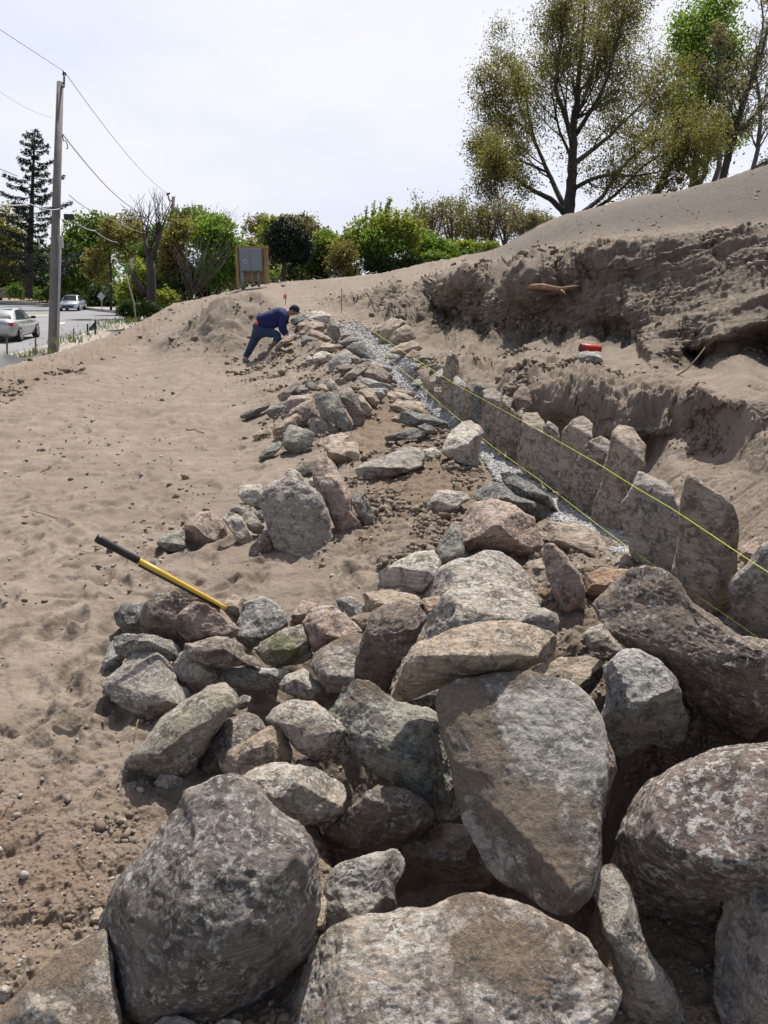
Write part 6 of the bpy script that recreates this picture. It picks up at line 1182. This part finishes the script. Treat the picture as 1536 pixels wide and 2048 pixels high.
mb = MB(); mb.tube([V(272,640,38), V(268,605,38), V(258,570,38), V(253,548,38)], [.04,.04,.035,.02], 7); o = mb.build('sapling', m_bpale, smooth=True, origin=V(272,640,38)); tag(o, 'thin pale leaning sapling stem at the left of the thicket', 'sapling')
# round dark tree
bush('round_tree', 'round dark evergreen tree right of the meter board', [(578,487,46,46,43),(562,470,32,34,43),(600,495,28,34,43),(580,505,44,30,43)], 26000, .11, lf_conif, 41, [[(566,562,0,.16),(568,530,0,.14),(574,500,0,.10)]], None, 'tree', clump=.22, shell=.6, mats2=[(lf_bud, [(580,446,38,16,43.4),(606,455,18,14,43.4)], 1500)])
GH = 'bushes of the long hedge'
bush('hedge_bush', 'yellow-green bush between the meter board and the round dark tree', [(545,470,26,36,52),(530,500,20,26,52),(548,520,16,30,50)], 5500, .2, lf_yel, 42, None, GH)
bush('hedge_bush', 'bronze and green trees behind the round dark tree', [(520,455,30,22,70),(560,445,28,18,70),(610,452,26,22,70),(640,470,20,16,70)], 5500, .25, lf_bud, 43, None, GH, cat='trees')
bush('hedge_bush', 'green low bush right of the round dark tree', [(640,510,30,36,46),(622,530,24,22,46),(655,490,24,26,47)], 7500, .17, lf_mid, 44, [[(640,555,0,.05),(640,520,0,.03)]], GH, mats2=[(lf_yel, [(650,492,28,24,45.6)], 2500)])
bush('hedge_bush', 'brown twiggy bush at the left foot of the tall hedge', [(690,515,26,32,44),(672,528,18,22,44)], 4200, .14, lf_brn, 45, None, GH, clump=.5)
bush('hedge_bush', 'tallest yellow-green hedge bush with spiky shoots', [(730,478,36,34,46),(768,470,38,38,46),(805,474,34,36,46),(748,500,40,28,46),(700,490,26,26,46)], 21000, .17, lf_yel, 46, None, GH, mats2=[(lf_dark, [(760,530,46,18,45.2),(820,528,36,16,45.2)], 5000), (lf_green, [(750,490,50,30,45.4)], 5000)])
bush('hedge_bush', 'green hedge bush right of the tallest one', [(845,492,34,26,48),(880,500,30,22,48),(868,518,32,16,47)], 9000, .17, lf_green, 47, None, GH)
bush('hedge_bush', 'low yellow-green end of the hedge beside the gravel mound', [(918,500,32,18,50),(955,502,28,16,50),(985,496,18,12,50)], 7000, .16, lf_yel, 48, None, GH, mats2=[(lf_mid, [(930,510,44,12,49.4)], 3000)])
bush('hedge_bush', 'low green bushes filling under the round dark tree', [(520,556,34,18,47),(600,552,36,16,48),(560,550,26,14,48),(690,546,30,16,47),(640,550,24,14,47)], 9000, .15, lf_mid, 51, None, GH, mats2=[(lf_yel, [(600,540,40,14,47.4),(520,545,24,12,46.5)], 2500)])
def spikes(label, xs, t_, seed, mat):
    rng = random.Random(seed); root = empty('hedge_shoots', V(xs[0][0], 490, t_)); mb = MB(); pts = []
    for x, y, lean in xs:
        a, b = V(x, 478, t_), V(x + lean, y, t_); mb.tube([a, b], [.03, .01], 5)
        for k in range(int((478 - y) * 1.5)): s_ = rng.random() ** .8; q = a.lerp(b, s_); w_ = .16 * (1.1 - s_); pts.append((q.x + rng.gauss(0, w_), q.y + rng.gauss(0, w_), q.z + rng.gauss(0, .1)))
    mb.build('trunk', m_bark2, root, True, origin=root.location); leaves('foliage', pts, .17, mat, root, seed, .03); tag(root, label, 'bush', GH)
spikes('upright leafy shoots sticking out above the tallest hedge bush', [(728,415,6),(740,420,6),(748,400,0),(756,408,6),(765,408,8),(772,398,4),(780,395,0),(768,432,6),(795,425,2),(806,418,6),(822,405,12),(834,412,10),(716,440,4),(704,450,2),(690,455,0),(760,430,-4),(784,420,8),(815,440,4),(845,440,6)], 46., 8, lf_yel)
# tufts of weeds on the verge
rngg = np.random.RandomState(3); gp = []
for x, y, t_, n_, s_ in ((60,712,20.5,110,.2),(50,716,20,50,.15),(125,684,26,70,.22),(140,676,27,60,.2),(165,668,28,40,.2),(212,655,32,80,.3),(235,645,35,140,.35),(82,703,23,40,.15),(250,640,37,160,.4)):
    c = P(x, y, t_); gp.append(c + rngg.normal(0, 1, (n_, 3)) * np.array([s_ * 1.6, s_ * 3., .02]))
gp = np.concatenate(gp); n_ = len(gp); hh = rngg.uniform(.06, .24, n_); dx = rngg.normal(0, .07, (n_, 2)); wv = rngg.normal(0, .012, (n_, 2))
v = np.stack([gp - np.c_[wv, np.full(n_, .05)], gp + np.c_[wv, np.full(n_, -.05)], gp + np.c_[dx, hh]], 1).reshape(-1, 3)
o = mesh_np('grass_tufts', v, np.arange(3 * n_).reshape(-1, 3), leaf_mat('grass_blade', (.10, .15, .04), (.20, .20, .08), .3), False); tag(o, 'tufts of green and straw-coloured grass along the dirt edge by the pole', 'grass', kind='stuff')
# dead sticks and weeds at the thicket's foot and along the skyline
rs = random.Random(12); mb = MB()
for k in range(70):
    x = rs.uniform(350, 700); y = float(np.interp(x, [c_[0] for c_ in CREST], [c_[1] for c_ in CREST])) + rs.uniform(-2, 4); t_ = float(np.interp(x, [c_[0] for c_ in CREST], [c_[2] for c_ in CREST])) + rs.uniform(0, 2.)
    a = V(x, y, t_); mb.tube([a, a + Vector((rs.uniform(-.5, .5), rs.uniform(-.3, .3), rs.uniform(.1, .6)))], [.012, .004], 4)
o = mb.build('dead_twigs', m_bark2); tag(o, 'dead grey twigs sticking up along the crest of the sand slope', 'twigs', kind='stuff')
# ------------------------------------------------------------------ the worker
def skin_mesh(name, nodes, edges, mat, parent, sub=2, origin=None):
    """nodes: {key: (point, radius or (rx, ry))}"""
    keys = list(nodes); me = bpy.data.meshes.new(name); O_ = Vector(origin)
    me.from_pydata([tuple(Vector(nodes[k][0]) - O_) for k in keys], [(keys.index(a), keys.index(b)) for a, b in edges], []); me.update()
    o = bpy.data.objects.new(name, me); sc.collection.objects.link(o); o.location = O_
    md = o.modifiers.new('skin', 'SKIN'); md.use_smooth_shade = True
    for i, k in enumerate(keys):
        r = nodes[k][1]; me.skin_vertices[0].data[i].radius = (r, r) if not hasattr(r, '__len__') else r
    me.skin_vertices[0].data[0].use_root = True
    s_ = o.modifiers.new('sub', 'SUBSURF'); s_.levels = s_.render_levels = sub
    dg = bpy.context.evaluated_depsgraph_get(); me2 = bpy.data.meshes.new_from_object(o.evaluated_get(dg)); o.modifiers.clear(); o.data = me2; me2.materials.clear(); me2.materials.append(mat)
    for p_ in me2.polygons: p_.use_smooth = True
    if parent is not None: o.location = O_ - wloc(parent); o.parent = parent
    return o
WT = 16.6
def W(x, y, d=0.): return V(x, y, WT + d)
m_navy = simple('navy_sweatshirt', (.012, .018, .085), .9, var=.25, scale=9, bump=.35); m_jean = simple('blue_jeans', (.02, .04, .085), .85, var=.3, scale=7, bump=.3)
m_skin = simple('skin', (.30, .15, .10), .6, var=.06); m_glove = simple('pale_gloves', (.42, .43, .45), .85, var=.15, scale=30); m_boot = simple('work_boots', (.13, .12, .13), .8, var=.2, scale=20); m_cap = simple('navy_cap', (.012, .016, .045), .85, var=.1); m_hair = simple('dark_hair', (.02, .014, .01), .8)
pr = empty('person', W(492, 724)); O_ = pr.location.copy()
# body: legs, hips, torso, arms, neck and head in one skin
N_ = {'hip': (W(519, 656), .10), 'waist': (W(529, 644), .11), 'chest': (W(549, 634), .14), 'sho': (W(566, 628), .12), 'neck': (W(577, 625), .062), 'head0': (W(584, 625), .078), 'head1': (W(590, 622), .088), 'head2': (W(593, 620), .07),
 'lh': (W(515, 665, .09), .08), 'lk': (W(505, 688, .1), .075), 'la': (W(491, 713, .08), .045), 'lt': (W(494, 722, .06), .04),
 'rh': (W(528, 664, -.1), .08), 'rk': (W(558, 671, -.12), .078), 'ra': (W(544, 700, -.1), .047), 'rt': (W(549, 706, -.1), .04),
 'ls': (W(570, 632, .15), .05), 'le': (W(566, 655, .2), .035), 'lw': (W(577, 669, .1), .028), 'rs': (W(566, 634, -.15), .05), 're': (W(562, 658, -.2), .035), 'rw': (W(571, 672, -.12), .028)}
E_ = [('hip','waist'),('waist','chest'),('chest','sho'),('sho','neck'),('neck','head0'),('head0','head1'),('head1','head2'),('hip','lh'),('lh','lk'),('lk','la'),('la','lt'),('hip','rh'),('rh','rk'),('rk','ra'),('ra','rt'),('sho','ls'),('ls','le'),('le','lw'),('sho','rs'),('rs','re'),('re','rw')]
skin_mesh('body', N_, E_, m_skin, pr, 2, O_)
def g(k, s=1.12, add=.012): p_, r = N_[k]; return (p_, (r * s + add) if not hasattr(r, '__len__') else (r[0] * s + add, r[1] * s + add))
hoodie = {k: g(k) for k in ('waist', 'chest', 'sho', 'ls', 'le', 'rs', 're')}; hoodie['hem'] = (W(519, 652), .20); hoodie['mid'] = (W(538, 639), .215); hoodie['hood'] = (W(571, 618, .0), .10); hoodie['lc'] = (N_['le'][0].lerp(N_['lw'][0], .92), .046); hoodie['rc'] = (N_['re'][0].lerp(N_['rw'][0], .92), .046)
hoodie['belly'] = (W(546, 648), .17); hoodie['chest'] = (W(552, 635), .215); hoodie['sho'] = (W(566, 629), .165); hoodie['waist'] = (W(527, 645), .20); hoodie['ls'] = (W(570, 634, .17), .095); hoodie['rs'] = (W(566, 636, -.17), .095); hoodie['le'] = (N_['le'][0], .072); hoodie['re'] = (N_['re'][0], .072)
skin_mesh('sweatshirt', dict([('mid', hoodie['mid'])] + [(k, v) for k, v in hoodie.items() if k != 'mid']), [('mid','waist'),('waist','hem'),('mid','chest'),('chest','sho'),('sho','hood'),('chest','belly'),('sho','ls'),('ls','le'),('le','lc'),('sho','rs'),('rs','re'),('re','rc')], m_navy, pr, 2, O_)
jn = {'waist': (W(524, 648), .165), 'hip': (W(518, 656), .165), 'crotch': (W(517, 662), .14), 'lh': (W(512, 672, .07), .115), 'lk': (W(505, 688, .09), .095), 'lk2': (W(497, 704, .08), .078), 'la': (W(490, 716, .08), .066),
  'rh': (W(534, 664, -.09), .115), 'rk': (W(557, 670, -.12), .098), 'rk2': (W(551, 688, -.11), .08), 'ra': (W(545, 701, -.1), .066)}
skin_mesh('jeans', jn, [('waist','hip'),('hip','crotch'),('crotch','lh'),('lh','lk'),('lk','lk2'),('lk2','la'),('crotch','rh'),('rh','rk'),('rk','rk2'),('rk2','ra')], m_jean, pr, 2, O_)
for a, b, c, d_ in ((W(489, 716, .08), W(487, 722, .08), W(499, 723, .05), .05), (W(543, 701, -.1), W(543, 706, -.1), W(556, 706, -.12), .05)):
    skin_mesh('boot', {'a': (a, .055), 'b': (b, .048), 'c': (b.lerp(c, .6), .045), 'd': (c, .038)}, [('a','b'),('b','c'),('c','d')], m_boot, pr, 2, O_)
# head details: cap with a brim, ear, nose, hair
mb = MB(); hc = W(589, 620); hd_ = (W(596, 628) - W(577, 619)).normalized()
def cap_part(nm, pts, rads, mat): mb = MB(); mb.tube(pts, rads, 16); return mb.build(nm, mat, pr, True, origin=O_)
upv = Vector((.45, 0, .89)); fwd = Vector((.89, 0, -.45))
cap_part('cap', [hc + upv * a for a in (-.01, .03, .07, .10, .115)], [.105, .104, .092, .06, .02], m_cap)
bm_ = MB(); c0 = hc + upv * .02 + fwd * .08
for s_ in range(9):
    a = (s_ / 8 - .5) * 2.2; bm_.v += [tuple(hc + upv * .015 + fwd * .085 * math.cos(a) + Vector((0, 1, 0)) * .095 * math.sin(a)), tuple(hc + upv * -.005 + fwd * (.085 + .085 * math.cos(a)) + Vector((0, 1, 0)) * .09 * math.sin(a))]
bm_.f = [(2*i, 2*i+1, 2*i+3, 2*i+2) for i in range(8)]; ob = bm_.build('cap_brim', m_cap, pr, True, origin=O_); md = ob.modifiers.new('s', 'SOLIDIFY'); md.thickness = .008
cap_part('hair', [hc - fwd * .05 + upv * .01, hc - fwd * .06 - upv * .05], [.075, .055], m_hair)
cap_part('nose', [hc + fwd * .085 - upv * .03, hc + fwd * .115 - upv * .055, hc + fwd * .085 - upv * .065], [.010, .016, .008], m_skin)
for sg in (-1, 1):
    cap_part('ear', [hc + Vector((0, sg * .088, 0)) - upv * .02, hc + Vector((0, sg * .1, 0)) - upv * .05], [.018, .014], m_skin)
    cap_part('eye', [hc + fwd * .085 + Vector((0, sg * .032, 0)) - upv * .02, hc + fwd * .093 + Vector((0, sg * .032, 0)) - upv * .022], [.010, .008], m_blk)
cap_part('mouth', [hc + fwd * .083 - Vector((0, .025, 0)) - upv * .085, hc + fwd * .083 + Vector((0, .025, 0)) - upv * .085], [.007, .007], simple('lips', (.25, .10, .08), .6))
cap_part('belt_pouch', [W(513, 645, -.21), W(514, 650, -.22)], [.045, .04], simple('red_pouch', (.45, .07, .06), .7))
# gloved hands closed on the stone
for sg, wr in ((1, N_['lw'][0]), (-1, N_['rw'][0])):
    dr = (W(583, 674, sg * .08) - wr).normalized(); sd2 = dr.cross(Vector((0, 0, 1))).normalized(); pal = wr + dr * .07
    nd = {'w': (wr, .032), 'p': (pal, (.045, .032))}; ed = [('w', 'p')]
    for i, (of, ln) in enumerate(((-.036, .062), (-.013, .075), (.012, .07), (.036, .052))):
        a = pal + sd2 * of + dr * .03; b = a + dr * ln * .55 - Vector((0, 0, .008)); c = b + dr * ln * .3 - Vector((0, 0, .032)); nd['a%d' % i] = (a, .0135); nd['b%d' % i] = (b, .012); nd['c%d' % i] = (c, .010); ed += [('p', 'a%d' % i), ('a%d' % i, 'b%d' % i), ('b%d' % i, 'c%d' % i)]
    th = pal - dr * .02 + sd2 * sg * -.045; nd['t'] = (th, .015); nd['u'] = (th + dr * .045 - sd2 * sg * .012 - Vector((0, 0, .02)), .012); ed += [('p', 't'), ('t', 'u')]
    skin_mesh('glove', nd, ed, m_glove, pr, 1, O_)
tag(pr, 'worker in a navy hooded sweatshirt, jeans and dark cap bending over to place a stone', 'person')
rk = rock(301, 'flat_stone', 'b', 'h.5 f-5 t60 T.8 k.985 y702', '551,695 560,682 575,673 590,667 594,671 583,682 568,690 556,699', 'long brown stone held in the worker gloved hands', None)
